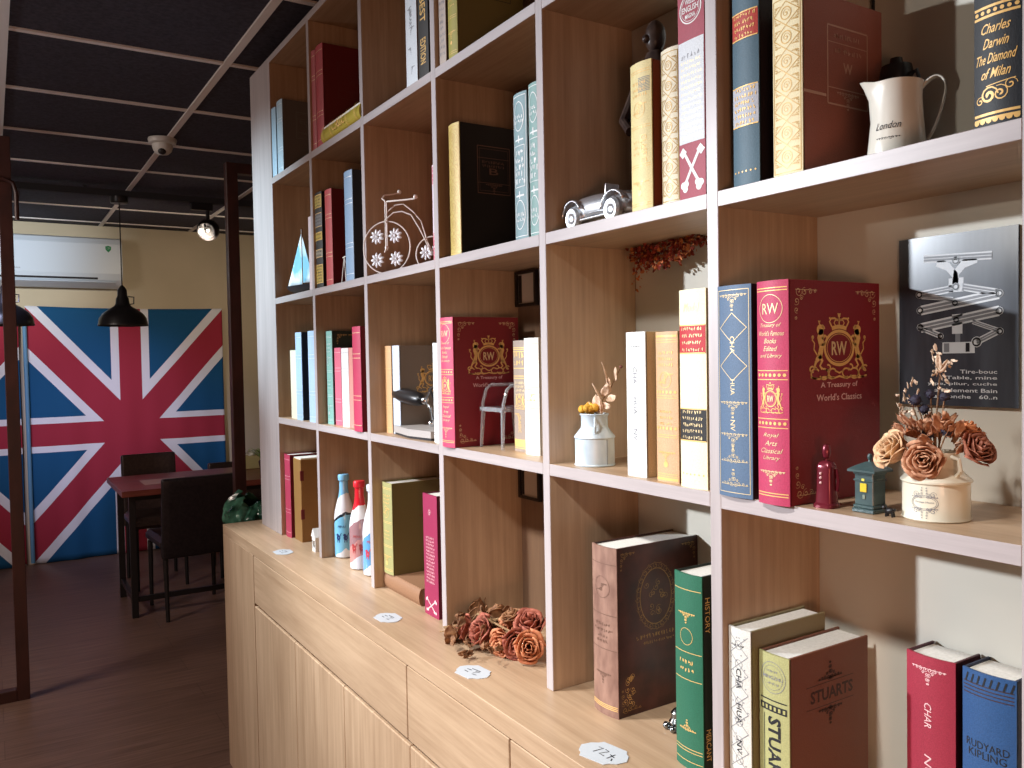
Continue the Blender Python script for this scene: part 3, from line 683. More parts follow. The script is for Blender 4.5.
# brown antique book with splayed covers
aspine = noisy(mat('worn_leather_spine', (.3, .2, .16), .5), srgb(118, 86, 74), srgb(152, 118, 102), (60, 60, 25), 1.0, 5, .2)
acov = noisy(mat('worn_leather_cover', (.1, .05, .04), .28), srgb(44, 24, 22), srgb(84, 46, 38), (22, 22, 22), 1.0, 6, .2)
def sp_antique(A, w_, h):
    for y in (.045, .055, .065, .395, .60, .90): A.seg((.001, y * h), (w_ - .001, y * h), .0012, GOLD if y < .1 else DIM)
    A.ring(w_ / 2, .76 * h, w_ * .28, .0007, DIM); A.flourish(w_ / 2, .78 * h, w_ * .2, DIM, 1, 1); A.flourish(w_ / 2, .74 * h, w_ * .2, DIM, -1, -1)
    for q, wd in ((.54, .6), (.505, .7), (.47, .4), (.44, .5)): A.words(w_ * (.5 - wd / 2), w_ * (.5 + wd / 2), q * h, DIM, .005, int(q * 90))
    A.flourish(w_ / 2, .25 * h, w_ * .3, DIM, 1, 1); A.flourish(w_ / 2, .25 * h, w_ * .3, DIM, -1, 1)
BRZ = mat('worn_gilt', (.36, .22, .08), .4, .5)
def cov_antique(A, d, h):
    A.ring(d * .46, .68 * h, .034, .0012, BRZ, ry=.046); A.ring(d * .46, .68 * h, .041, .0006, BRZ, ry=.055)
    r_ = random.Random(3)
    for i in range(20):
        a = 2 * PI * i / 20; A.spiral(d * .46 + .038 * math.cos(a), .68 * h + .051 * math.sin(a), .006, BRZ, .0007, 1.2, a)
    for i in range(14): A.spiral(d * .46 + r_.uniform(-.02, .02), .68 * h + r_.uniform(-.03, .03), .006, BRZ, .0008, 1.2, i)
    A.words(d * .22, d * .75, .45 * h, BRZ, .007, 2); A.words(d * .3, d * .68, .41 * h, BRZ, .005, 5)
    for u, su in ((.008, 1), (d - .008, -1)):
        A.flourish(u, h - .01, .03, BRZ, su, 1); A.flourish(u, .01, .04, BRZ, su, -1)
    for i in range(16): A.spiral(.012 + r_.uniform(0, .02), .015 + r_.uniform(0, .05), .005, GOLD, .0007, 1.2, i)
ab = make_book('large antique brown leather book with gilt medallion, covers slightly splayed', .837, 1.0340, 1.0970, ZK, .276, .178, aspine, acov, sp_antique, cov_antique, bulge=.006)
gcov = cloth((24, 34, 28))
def cov_green(A, d, h):
    A.text('HISTORY', .010, h * .80, .05, .009, GOLD, rot=-90); A.text('MERCANT', .010, h * .14, .045, .009, GOLD, rot=-90)
make_book('emerald green clothbound book at the foot of the widest upright', .822, .8305, .8842, ZK, .277, .16, (38, 98, 74), gcov,
          lambda A, w_, h: (A.flourish(w_ * .5, .80 * h, w_ * .3, GOLD, 1, 1), A.flourish(w_ * .5, .80 * h, w_ * .3, GOLD, -1, 1), A.ring(w_ / 2, .68 * h, w_ * .22, .0007, GOLD),
                            [A.seg((.001, y * h), (w_ - .001, y * h), .0009, GOLD) for y in (.92, .60, .46, .09, .105, .04)], [A.words(w_ * .25, w_ * .75, y * h, GOLD, .006, int(y * 80)) for y in (.55, .51)],
                            A.flourish(w_ * .5, .20 * h, w_ * .3, GOLD, 1, -1), A.flourish(w_ * .5, .20 * h, w_ * .3, GOLD, -1, -1)) and None, cov_green, bulge=.005)
# --- right compartment on the worktop
make_book('white lattice-patterned book with black vertical lettering beside the olive one', .826, .7480, .7855, ZK, .222, .15, (206, 204, 196), (130, 118, 86), sp_chahua(INK, lat=INKG, big=1.05), bulge=.002)
def sp_stuarts(A, w_, h):
    A.ring(w_ / 2, .85 * h, w_ * .40, .0007, INKG, ry=w_ * .42); A.ring(w_ / 2, .85 * h, w_ * .32, .0004, INKG, ry=w_ * .33); A.text('MINGZHU', w_ / 2, .85 * h, w_ * .66, .0045, INKG, bold=.01)
    A.words(w_ * .3, w_ * .7, .89 * h, INKG, .003, 1); A.words(w_ * .3, w_ * .7, .81 * h, INKG, .003, 2)
    A.seg((.003, .70 * h), (w_ - .003, .70 * h), .0016, INK)
    A.rect(.003, w_ - .003, .625 * h, .67 * h, INK)
    for i in range(6): A.rect(w_ * (.12 + .14 * i), w_ * (.19 + .14 * i), .635 * h, .660 * h, cloth((176, 172, 110)), 2, key='ornament')
    A.text('STUARTS', w_ * .55, .34 * h, .10, .020, INK, rot=-90, bold=.03)
    A.seg((w_ * .2, .04 * h), (w_ * .2, .60 * h), .0010, INK)
DBR = mat('dark_stamp', (.055, .025, .018), .5)
def cov_stuarts(A, d, h):
    A.text('STUARTS', d * .52, .70 * h, .086, .0165, DBR, bold=.03)
    for y in (.775, .625): A.seg((d * .20, y * h), (d * .80, y * h), .0008, DBR)
    for y, sv in ((.80, -1), (.60, 1)):
        A.flourish(d * .5, y * h, .024, DBR, 1, sv, .0014); A.flourish(d * .5, y * h, .024, DBR, -1, sv, .0014); A.disc(d * .5, (y + .0) * h, .003, DBR)
make_book('olive book with brown cover stamped with its black STUARTS title', .840, .6980, .7460, ZK, .198, .160, (166, 164, 112), (118, 74, 56), sp_stuarts, cov_stuarts, bulge=.003)
make_book('raspberry red book with white page top, lower right corner', .959, .5530, .6150, ZK, .212, .055, (150, 42, 60), (66, 14, 28),
          lambda A, w_, h: ([A.text(t, w_ * .5, y * h, .03, .009, PINKP, rot=-90, shear=.2) for t, y in (('CHAR', .66), ('NO', .36))], A.flourish(w_ * .5, .93 * h, w_ * .35, PINKP, 1, 1), A.flourish(w_ * .5, .93 * h, w_ * .35, PINKP, -1, 1)) and None, bulge=.006)
make_book('royal blue book with dark fringe pattern, lower right corner beside the red one', .960, .4840, .5450, ZK, .212, .055, (42, 78, 124), (26, 32, 60),
          lambda A, w_, h: ([A.seg((w_ * (.08 + .12 * i), .93 * h), (w_ * (.13 + .12 * i), .98 * h), .002, INK, 2) for i in range(8)], [A.seg((.002, y * h), (w_ - .002, y * h), .0012, DBR) for y in (.93, .91, .89, .87)],
                            A.text('RUDYARD', w_ * .5, .60 * h, w_ * .8, .009, INK), A.text('KIPLING', w_ * .5, .55 * h, w_ * .7, .009, INK)) and None, bulge=.006)

# brown hinged box at the far left
hb = thing('box', 'brown kraft hinged box with two dark red hinges beside the pink book', 'box', (.836, 2.630, ZK), 0)
MB().box(0, .10, 0, .075, 0, .268, .001).build('body', cloth((150, 112, 64)), hb)
for z in (.075, .20): MB().box(-.002, .010, -.0015, .002, z, z + .032, .0005).build('hinge', cloth((110, 26, 34)), hb)
MB().box(.002, .098, .003, .072, .268, .272).build('pages', PAPER, hb)
# tiny white house lantern
hl = thing('house_ornament', 'tiny white house-shaped ornament standing beside the first upright on the worktop', 'ornament', (.825, 2.470, ZK))
MB().box(0, .022, 0, .004, 0, .045).box(0, .022, .026, .030, 0, .045).box(0, .003, .004, .026, 0, .012).box(0, .003, .004, .026, .034, .045).box(.019, .022, .004, .026, 0, .045).build('walls', WHITE, hl)
MB().prism([(-.005, .045), (.035, .045), (.015, .072)], -.002, .024, lambda a, b_, c: (c, a, b_)).build('roof', WHITE, hl)
# open tan book lying under the olive one
ob = thing('book', 'tan book lying flat under the olive book', 'book', (.846, 1.775, ZK))
MB().box(0, .172, 0, .21, 0, .004, .0008).box(0, .172, 0, .21, .038, .042, .0008).add(
    [(.004 - .010 * math.sin(a), y, .021 - .021 * math.cos(a)) for y in (0, .21) for a in [PI * i / 10 for i in range(11)]], [(i, i + 1, 12 + i, 11 + i) for i in range(10)], True).add([(.004 - .010 * math.sin(a), y, .021 - .021 * math.cos(a)) for y in (.0005, .2095) for a in [PI * i / 10 for i in range(11)]], [tuple(range(11)), tuple(range(11, 22))]).build('cover', cloth((140, 102, 74)), ob)
MB().box(.002, .169, .003, .207, .0045, .0375).build('pages', cloth((150, 128, 104)), ob)

# ------------------------------------------------------------------ bottles
def bottle(x, y, label, cols, group='small painted bottles'):
    t = thing('bottle', label, 'bottle', (x, y, ZK), 0, group)
    H = .245; prof = [(.0, .0), (.022, 0), (.0275, .004), (.0280, .02), (.0280, .115), (.0265, .135), (.021, .160), (.0145, .185), (.0120, .205), (.0118, .236)]
    m = MB(); m.lathe([(max(r, 1e-4), z) for r, z in prof], 32, close=False)
    mt = mat('painted_glass', (.8, .8, .8), .18, coat=.5); b_ = mt.node_tree.nodes['Principled BSDF']
    tc = N(mt, 'ShaderNodeTexCoord'); sp = N(mt, 'ShaderNodeSeparateXYZ'); L(mt, tc.outputs['Object'], sp.inputs[0])
    ns = N(mt, 'ShaderNodeTexNoise'); ns.inputs['Scale'].default_value = 35; L(mt, tc.outputs['Object'], ns.inputs['Vector'])
    ad = N(mt, 'ShaderNodeMath', operation='MULTIPLY_ADD'); ad.inputs[1].default_value = .03; L(mt, ns.outputs['Fac'], ad.inputs[0])
    ay = N(mt, 'ShaderNodeMath', operation='MULTIPLY_ADD'); ay.inputs[1].default_value = .9; L(mt, sp.outputs[1], ay.inputs[0]); L(mt, sp.outputs[2], ay.inputs[2]); L(mt, ay.outputs[0], ad.inputs[2])
    dv = N(mt, 'ShaderNodeMath', operation='DIVIDE'); dv.inputs[1].default_value = .26; L(mt, ad.outputs[0], dv.inputs[0])
    cr = N(mt, 'ShaderNodeValToRGB'); cr.color_ramp.interpolation = 'CONSTANT'; e = cr.color_ramp.elements
    while len(e) < len(cols): e.new(.5)
    for i, (p, c) in enumerate(cols): e[i].position = p; e[i].color = (*srgb(*c), 1)
    L(mt, dv.outputs[0], cr.inputs[0]); L(mt, cr.outputs[0], b_.inputs['Base Color'])
    m.build('glass_body', mt, t)
    t.scale = (1.08, 1.08, 1.0); top = cols[-1][1]
    MB().lathe([(.0122, .228), (.0150, .230), (.0155, .243), (.0140, H + .002), (.0001, H + .003)], 24, close=False).build('cap', cloth(top, .3), t)
    return t
def label_on(t, m1, art):
    A = Art(lambda u, v: (.0284 * math.cos(u / .0284 + 4.05), .0284 * math.sin(u / .0284 + 4.05), v)); art(A); A.build(t)
b1 = bottle(.882, 2.368, 'pale blue capped bottle, leftmost of the three painted bottles', [(0, (226, 232, 240)), (.06, (120, 190, 225)), (.46, (40, 50, 60)), (.50, (232, 232, 236)), (.74, (130, 190, 226))])
def el(A, col):
    c = cloth(col, .4)
    for dx in (-.010, .011):
        A.disc(dx, .062, .006, c, ry=.008); A.disc(dx - .003, .070, .004, c); A.seg((dx + .004, .066), (dx + .009, .076), .002, c, 3)
        for q in (-.003, .003): A.seg((dx + q, .048), (dx + q, .058), .002, c, 2)
    A.text('MENU', 0, .095, .022, .007, c)
label_on(b1, None, lambda A: el(A, (20, 50, 110)))
b2 = bottle(.868, 2.208, 'red capped white bottle in the middle of the three painted bottles', [(0, (220, 220, 228)), (.12, (196, 138, 134)), (.30, (158, 120, 124)), (.52, (235, 232, 232)), (.70, (206, 34, 46))])
label_on(b2, None, lambda A: el(A, (170, 60, 60)))
b3 = bottle(.872, 2.120, 'white necked blue bottle, rightmost of the three, half behind the upright', [(0, (220, 225, 232)), (.10, (100, 160, 210)), (.44, (226, 228, 232)), (.9, (205, 212, 224))])
label_on(b3, None, lambda A: el(A, (190, 60, 80)))

# ------------------------------------------------------------------ wire bicycle planter (row B)
bk = thing('bicycle_ornament', 'white wire penny-farthing bicycle ornament with flower-decorated wheels', 'ornament', (.846, 1.928, ZB), PI / 2 - .88)
wire = mat('cream_wire', srgb(240, 230, 222), .4)
RW_, RS_ = .0665, .044
def circ(cx, cz, r, n=40): return [(0, cx + r * math.cos(2 * PI * i / n), cz + r * math.sin(2 * PI * i / n)) for i in range(n)]
MB().tube(circ(0, RW_, RW_ - .002), .0018, 8, closed=True).build('front_wheel', wire, bk)
MB().tube(circ(-.122, RS_, RS_ - .002), .0018, 8, closed=True).build('rear_wheel', wire, bk)
MB().tube([(-.004, 0, .06), (-.004, 0, .182)], .0017, 8).tube([(.004, 0, .06), (.004, 0, .182)], .0017, 8).tube([(-.004, 0, .065), (0, .006, .056), (.004, 0, .065)], .0017, 8).ball((0, 0, RW_), .005).build('fork', wire, bk)
hbm = MB()
hbm.tube([(0, 0, .180), (.0, .010, .188), (.01, .008, .198), (.03, -.006, .203), (.042, -.016, .208)], .0021, 8).tube([(0, 0, .180), (-.02, -.03, .176), (-.03, -.06, .174), (-.035, -.095, .174)], .0021, 8)
hbm.ball((.043, -.017, .210), .0055).ball((-.035, -.097, .178), .0055).build('handlebar', wire, bk)
fr = MB()
for o_ in (-.004, .006):
    fr.tube([(o_, 0, .143 + o_ * 2), (o_, -.022, .158 + o_ * 2), (o_, -.045, .160 + o_ * 2), (o_, -.070, .146 + o_), (o_, -.092, .115 + o_ * 2), (o_, -.108, .075), (o_, -.122, RS_)], .0017, 8)
fr.build('frame', wire, bk)
wf = mat('white_enamel', srgb(244, 244, 248), .4)
def daisy(y, z, r, parent, rz=0, n=9):
    m = MB()
    for i in range(n):
        a = 2 * PI * i / n; c_, s_ = math.cos(a), math.sin(a)
        m.ball((0, y + c_ * r * .62, z + s_ * r * .62), r * .42, 8, (.34, 1, .5), Matrix.Rotation(a, 3, 'X'))
    m.ball((-.001, y, z), r * .2, 8)
    return m.build('flower', wf, parent)
for dy_, dz_ in ((.026, .028), (-.024, .028), (.026, -.030), (-.026, -.029)): daisy(dy_, RW_ + dz_, .0185, bk)
daisy(-.108, RS_ + .004, .018, bk); daisy(-.132, RS_ + .010, .012, bk)
# small white easel beside the navy book
es = thing('easel', 'tiny white wire easel in front of the navy book', 'easel', (.812, 2.165, ZB))
for q_ in ((.006, .022, 0), (.006, -.012, 0), (.03, .005, 0)): MB().tube([q_, (.008, .004, .068)], .0012, 6).build('leg', wire, es)
MB().tube([(.008, .014, .068), (.008, -.010, .070)], .0018, 6).build('crossbar', wire, es)
es.location.x = .818
# model sailboat
sb = thing('model_sailboat', 'model sailboat with a pale blue and white sail on a dark hull', 'model boat', (.850, 2.62, ZB))
sb.scale = (1.1, 1.12, 1.0)
hull = MB()
hull.grid(12, 6, lambda u, v: ((v - .5) * .045 * math.sin(PI * min(1, u * 1.0 + .02)) ** .6, -.13 + .26 * u + .0, .026 - .024 * (1 - (2 * v - 1) ** 2) * math.sin(PI * (u * .96 + .02)) ** .5 + .012 * u * u))
hull.grid(12, 1, lambda u, v: ((v - .5) * .045 * math.sin(PI * min(1, u * 1.0 + .02)) ** .6, -.13 + .26 * u, .026 + .012 * u * u))
hull.build('hull', cloth((38, 36, 42), .4), sb)
MB().tube([(0, -.02, .02), (0, -.02, .205)], .0025, 8).build('mast', cloth((120, 84, 60)), sb)
sm = noisy(mat('printed_sail', (.5, .6, .7), .7), srgb(120, 186, 214), srgb(226, 234, 240), (14, 14, 14), 1.0, 2, 0, lo=.42, hi=.55)
sl = MB().grid(8, 8, lambda u, v: (.010 * math.sin(PI * u) * (1 - v), -.018 + .135 * u * (1 - v), .036 + .160 * v)).build('sail', sm, sb); solidify(sl, .0012)
sl = MB().grid(8, 8, lambda u, v: (.008 * math.sin(PI * u) * (1 - v), -.024 - .085 * u * (1 - v), .036 + .145 * v)).build('sail', sm, sb); solidify(sl, .0012)

# ------------------------------------------------------------------ silver model car (row B)
car = thing('model_car', 'silver vintage racing car model next to the pale gold book', 'model car', (.880, 1.099, ZB))
car.scale = (1.1, 1.03, 1.1)
def car_sec(u):
    # u 0 = nose (left, +y) .. 1 = tail
    return u
CARM = mat('polished_silver', (.66, .68, .71), .27, .8)
body = MB()
ys_ = [.088, .082, .068, .045, .015, -.015, -.04, -.06, -.075, -.084]
hw = [.006, .016, .022, .025, .026, .026, .025, .021, .014, .004]
zb = [.016, .012, .010, .009, .009, .009, .009, .010, .012, .016]
zt = [.030, .042, .049, .053, .053, .051, .049, .047, .042, .034]
def bfn(u, v):
    i = min(len(ys_) - 2, int(u * (len(ys_) - 1))); f = u * (len(ys_) - 1) - i
    lp = lambda a: a[i] * (1 - f) + a[i + 1] * f
    a = 2 * PI * v; cz = (lp(zb) + lp(zt)) / 2; rz_ = (lp(zt) - lp(zb)) / 2
    return (lp(hw) * math.copysign(abs(math.cos(a)) ** .8, math.cos(a)), lp(ys_), cz + rz_ * math.copysign(abs(math.sin(a)) ** .8, math.sin(a)))
body.grid(27, 24, bfn); body.build('body', CARM, car)
for (yy_, sx_) in ((.051, -1), (.051, 1), (-.051, -1), (-.051, 1)):
    rot = Matrix.Rotation(PI / 2, 3, 'Y')
    wl = MB().lathe([(.006, -.006), (.015, -.0065), (.0185, -.003), (.0185, .003), (.015, .0065), (.006, .006)], 28, (sx_ * .026, yy_, .0187), rot=rot).build('wheel', CARM, car)
    MB().lathe([(.0001, -.004), (.004, -.006), (.0085, -.0075), (.0085, .0075), (.004, .006), (.0001, .004)], 20, (sx_ * .026, yy_, .0187), rot=rot).build('hub', CARM, wl)
    fn_ = (lambda u, v, yy_=yy_, sx_=sx_: (sx_ * (.020 + .013 * v), yy_ + .026 * math.cos(PI * (.05 + .80 * u)) * (1 if yy_ > 0 else 1.1) - (0 if yy_ > 0 else .004), .017 + .028 * math.sin(PI * (.05 + .80 * u)) + .002 * math.sin(PI * v)))
    fe = MB().grid(14, 4, fn_).build('fender', CARM, car); solidify(fe, .002)
MB().box(-.031, -.020, -.040, .030, .012, .016, .002).build('running_board', CARM, car); MB().box(.020, .031, -.040, .030, .012, .016, .002).build('running_board', CARM, car)
MB().prism([(-.008, .048), (-.004, .048), (-.007, .064)], -.013, .013, lambda a, b_, c: (c, a - .008, b_)).build('windscreen', CARM, car)
MB().tube([(-.024, .02, .020), (-.025, -.01, .020), (-.024, -.04, .018)], .003, 8).build('exhaust', CARM, car)

# ------------------------------------------------------------------ enamel pitcher (row B)
en = noisy(mat('cream_enamel', (.62, .60, .54), .3, coat=.3), srgb(214, 210, 198), srgb(224, 220, 208), (20, 20, 20))
pt = thing('pitcher', 'cream enamel pitcher with black script and long looped handle', 'pitcher', (.880, .574, ZB))
pt.scale = (.96, .90, .78)
prof = [(.0335, 0), (.0350, .004), (.0325, .030), (.0300, .060), (.0285, .090), (.0290, .104), (.0305, .112), (.0295, .1125), (.0275, .104), (.027, .09), (.029, .06), (.031, .03), (.032, .006), (.0001, .005)]
def pvert(r, z, k, n):
    a = 2 * PI * k / n; d = ((a - 2.35 + PI) % (2 * PI)) - PI
    e_ = math.exp(-(d / .35) ** 2) * max(0, (z - .08) / .032) if r > .02 else 0
    return ((r + .012 * e_) * math.cos(a), (r + .012 * e_) * math.sin(a), z + .006 * e_)
m = MB(); n_ = 40
m.add([pvert(r, z, k, n_) for r, z in prof for k in range(n_)], [(i * n_ + k, i * n_ + (k + 1) % n_, (i + 1) * n_ + (k + 1) % n_, (i + 1) * n_ + k) for i in range(len(prof) - 1) for k in range(n_)], True).build('body', en, pt)
hd = [(.018, -.020, .102), (.022, -.027, .115), (.026, -.036, .119), (.030, -.043, .113), (.031, -.045, .098), (.029, -.041, .075), (.026, -.035, .05), (.022, -.028, .03), (.018, -.022, .020)]
hm = MB()
for (p, q) in zip(hd[:-1], hd[1:]): pass
hm.add([(x + s_ * .005, y + s_ * .003, z) for (x, y, z) in hd for s_ in (-1, 1)], [(2 * i, 2 * i + 1, 2 * i + 3, 2 * i + 2) for i in range(len(hd) - 1)], True)
solidify(subsurf(hm.build('handle', en, pt), 2), .0022)
A_ = Art(lambda u, v: ((.0338 - .04 * v) * math.cos(u / .031 + 3.42), (.0338 - .04 * v) * math.sin(u / .031 + 3.42), v))
A_.text('London', 0, .047, .030, .010, INK, shear=.4); A_.flourish(0, .030, .014, INK, 1, 1, .0006); A_.flourish(0, .030, .014, INK, -1, 1, .0006); A_.build(pt)
# black bottle behind the pitcher
bb = thing('bottle', 'black bottle with a round stopper half hidden behind the pitcher', 'bottle', (.968, .632, ZB))
MB().lathe([(.018, 0), (.020, .004), (.020, .085), (.012, .105), (.012, .118), (.018, .12), (.020, .128), (.018, .140), (.008, .143), (.007, .150), (.0001, .152)], 24).build('body', BLACK, bb)
MB().tube([(.0, -.018, .125), (.0, -.027, .128), (.0, -.030, .118), (0, -.028, .108)], .0025, 8).build('lever', BLACK, bb)
tag(MB().tube([(XB - .0042, .693, 1.84), (XB - .0042, .693, 2.055)], .0022, 8).build('cable', BLACK), 'thin black cable running down the wall behind the brown book', 'cable')
# dark bust behind the pale gold book
bu = thing('figurine', 'dark brown figurine standing behind the pale gold book', 'figurine', (.935, 1.035, ZB))
bu.scale = (1, 1, 1.16)
drk = noisy(mat('dark_bronze', (.03, .02, .018), .3), (.02, .013, .012), (.07, .045, .035), (60, 60, 60), 1, 4, .5)
MB().lathe([(.030, 0), (.032, .01), (.022, .03), (.026, .12), (.036, .17), (.034, .20), (.020, .225), (.014, .24)], 20, sx=1, sy_=1.2).build('torso', drk, bu)
MB().ball((0, 0, .262), .0195, 14, (.9, .85, 1.2)).ball((-.018, .004, .258), .006, 8).build('head', drk, bu)
MB().tube([(-.012, .036, .19), (-.03, .046, .15), (-.04, .02, .13)], [.011, .009, .007], 10).tube([(-.012, -.036, .19), (-.03, -.046, .15), (-.04, -.02, .13)], [.011, .009, .007], 10).build('arm', drk, bu)
bl = thing('vase', 'black round-topped vase behind the white and gold filigree book', 'vase', (.955, .955, ZB))
bl.scale = (1, 1, 1.22)
MB().lathe([(.022, 0), (.028, .01), (.030, .12), (.024, .17), (.026, .20), (.034, .24), (.030, .262), (.012, .27), (.0001, .272)], 24).build('body', BLACK, bl)

# ------------------------------------------------------------------ desk lamp on slab (row C)
dl = thing('desk_lamp', 'small desk lamp with black barrel shade, chrome arm and grey base', 'lamp', (.850, 1.79, ZC))
slab = cloth((168, 162, 158), .5)
MB().prism([(-.022, .0), (-.012, -.10), (.055, -.12), (.070, .13), (.030, .19), (.0, .13)], 0.006, .022, lambda a, b_, c: (a, b_, c - b_ * .0)).build('base', slab, dl)
MB().prism([(-.018, .0), (-.008, -.095), (.052, -.115), (.066, .125), (.028, .18), (.004, .13)], 0.0, .006).build('foot', BLACKM, dl)
sh_r = Vector((0, 1, .08)).to_track_quat('Z', 'Y').to_matrix()
MB().lathe([(.011, -.02), (.0155, -.012), (.018, .015), (.019, .045), (.0175, .09), (.0155, .118), (.0140, .121), (.013, .11)], 24, (.020, .03, .090), rot=sh_r).build('shade', BLACK, dl)
MB().tube([(.02, .02, .09), (.022, -.01, .085), (.024, -.03, .07), (.024, -.035, .045), (.024, -.03, .030)], .0045, 10).tube([(.022, -.01, .092), (.024, -.035, .118), (.026, -.06, .125)], .004, 10).ball((.024, -.035, .035), .009).ball((.022, -.005, .088), .010).build('arm', CHROME, dl)
MB().tube([(.022, -.03, .118), (.03, -.05, .075), (.026, -.035, .040)], .0025, 8).build('lead', BLACK, dl)

# ------------------------------------------------------------------ miniature ghost armchair (row C)
gc = thing('miniature_armchair', 'clear acrylic miniature armchair with oval back before the red book', 'miniature chair', (.866, 1.424, ZC), 0)
gc.scale = (1.12, 1.08, 1.15)
acr = mat('clear_acrylic', (.88, .91, .97), .05, spec=.7, trans=.80, ior=1.35, coat=.4)
legs = [((.000, .000), (.004, .004)), ((.0, .080), (.004, .076)), ((.080, .085), (.066, .070)), ((.085, -.004), (.070, .008))]
for (a, b_), (c_, d_) in legs:
    MB().tube([(a, b_, 0), (c_, d_, .068)], [.0028, .0045], 8).build('leg', acr, gc)
MB().prism([(.0, .0), (-.002, .080), (.070, .080), (.072, .002)], .066, .0735).build('seat', acr, gc)
bp_ = [(.072 + .012 * math.sin(a) * .5 + .010, .040 + .036 * math.cos(a), .112 + .036 * math.sin(a)) for a in [2 * PI * i / 24 for i in range(24)]]
MB().tube(bp_, .003, 8, closed=True).add([(x, y, z) for x, y, z in bp_], [tuple(range(24))]).tube([(.070, .012, .07), (.076, .012, .09)], .003, 8).tube([(.070, .068, .07), (.076, .068, .09)], .003, 8).build('backrest', acr, gc)
for s_ in (.002, .078):
    MB().tube([(.004, s_, .070), (.004, s_, .080), (.012, s_, .105), (.022, s_, .112), (.055, s_, .112), (.078, .04 + (s_ - .04) * .9, .112)], .003, 8).build('arm', acr, gc)

# ------------------------------------------------------------------ milk can with dried flowers (row C)
zn = noisy(mat('whitewashed_zinc', (.6, .65, .68), .45, .15), srgb(176, 192, 204), srgb(214, 226, 234), (30, 30, 14), 1, 4, .2)
mc = thing('milk_can', 'small whitewashed metal milk can left of the white book', 'milk can', (.868, 1.126, ZC))
MB().lathe([(.0335, 0), (.0350, .002), (.0335, .004), (.0335, .046), (.0350, .048), (.0345, .050), (.0235, .064), (.0225, .068), (.0225, .083), (.0248, .087), (.0238, .0885), (.0215, .086), (.021, .07), (.0001, .068)], 36, close=False).lathe([(.0001, .001), (.0335, .001)], 36, close=False).build('body', zn, mc)
for s_ in (-1, 1):
    a0 = -2.2 if s_ < 0 else .9
    MB().tube([(.023 * math.cos(a0), .023 * math.sin(a0), .082), (.033 * math.cos(a0), .033 * math.sin(a0), .081), (.036 * math.cos(a0), .036 * math.sin(a0), .068), (.030 * math.cos(a0), .030 * math.sin(a0), .057)], .002, 8).build('handle', zn, mc)
MB().box(-.0008, .0008, -.0344, -.032, .004, .046).build('seam', mat('zinc_seam', (.3, .34, .38), .5, .4), mc)
# dried flowers, leaves ----------------------------------------
def petal(m, base, out, up, ln, wd, curl=.6, cup=.3, rr=0.0, nu=4, nv=5):
    out = Vector(out).normalized(); up = Vector(up).normalized(); side = out.cross(up).normalized(); base = Vector(base)
    sd = random.random() * 9
    def f(u, v):
        s_ = (u - .5) * 2; wv = math.sin(PI * min(1, .12 + .80 * v)) ** .8
        a = curl * v * 1.6
        p = base + up * (math.sin(max(.01, a)) / max(.01, curl * 1.6) * ln if False else ln * v * math.cos(a * .6)) + out * (ln * v * math.sin(a))
        p += side * (s_ * wd * .5 * wv) - out * (cup * wd * s_ * s_ * wv) * -1
        p += Vector((math.sin(sd + 7 * u + 5 * v), math.cos(sd + 6 * u + 9 * v), math.sin(sd * 2 + 8 * v + 5 * u))) * rr
        return p
    m.grid(nu, nv, f)
def dry(name, c1, c2, sc=160):
    m = noisy(mat(name, c1, .75), srgb(*c1), srgb(*c2), (sc, sc, sc), 1, 4, .5, lo=.35, hi=.65); return m
def rose(name, parent, c, axis, R_, m, turns=22, seed=1):
    """layered dried rose head: petals wrapped in a spiral around axis"""
    random.seed(seed); axis = Vector(axis).normalized(); a1 = axis.orthogonal().normalized(); a2 = axis.cross(a1); c = Vector(c)
    mb = MB()
    for i in range(turns):
        t = i / (turns - 1); ang = i * 2.399; d = a1 * math.cos(ang) + a2 * math.sin(ang)
        rad = R_ * (.10 + .50 * t); ht = R_ * (1.35 - .25 * t)
        base = c - axis * R_ * .55 + d * rad * .55; out = d
        def f(u, v, t=t, d=d, rad=rad, ht=ht, ang=ang):
            s_ = (u - .5) * (1.9 - .5 * t)
            dd = (a1 * math.cos(ang + s_) + a2 * math.sin(ang + s_))
            fl_ = rad * (.55 + .75 * math.sin(min(1, v * 1.15) * PI * .55)) + R_ * (.30 * t) * v ** 4
            hh = ht * v * (1 - .18 * (2 * u - 1) ** 2) - R_ * .25 * t * v ** 5
            j = R_ * .05
            w1 = Vector((math.sin(ang * 3 + 9 * u + 6 * v), math.cos(ang * 5 + 8 * u + 7 * v), math.sin(ang * 2 + 11 * v + 4 * u))) * j * v
            return c - axis * R_ * .6 + dd * fl_ + axis * hh + w1
        mb.grid(8, 7, f)
    o = mb.build(name, m, parent, fix=False); solidify(o, R_ * .035); return o
dyel = dry('dried_yellow', (176, 120, 30), (226, 178, 62)); dbei = dry('dried_beige', (196, 160, 130), (232, 206, 182)); stemm = dry('dried_stem', (96, 66, 44), (140, 106, 74))
fy = thing('dried_flowers', 'yellow dried flowers and pale eucalyptus sprig in the small milk can', 'dried flowers', (.868, 1.126, ZC + .078))
random.seed(3); m = MB()
for i in range(16):
    a = random.random() * 6.28; r = random.random() * .018; m.ball((r * math.cos(a) - .004, r * math.sin(a) + .004, .012 + random.random() * .012), random.uniform(.0045, .0075), 8)
m.build('blossoms', dyel, fy)
m = MB()
m.tube([(0, 0, -.06), (.004, -.015, .03), (.010, -.034, .055), (.016, -.050, .085)], .0009, 6)
m.build('stem', stemm, fy)
m = MB()
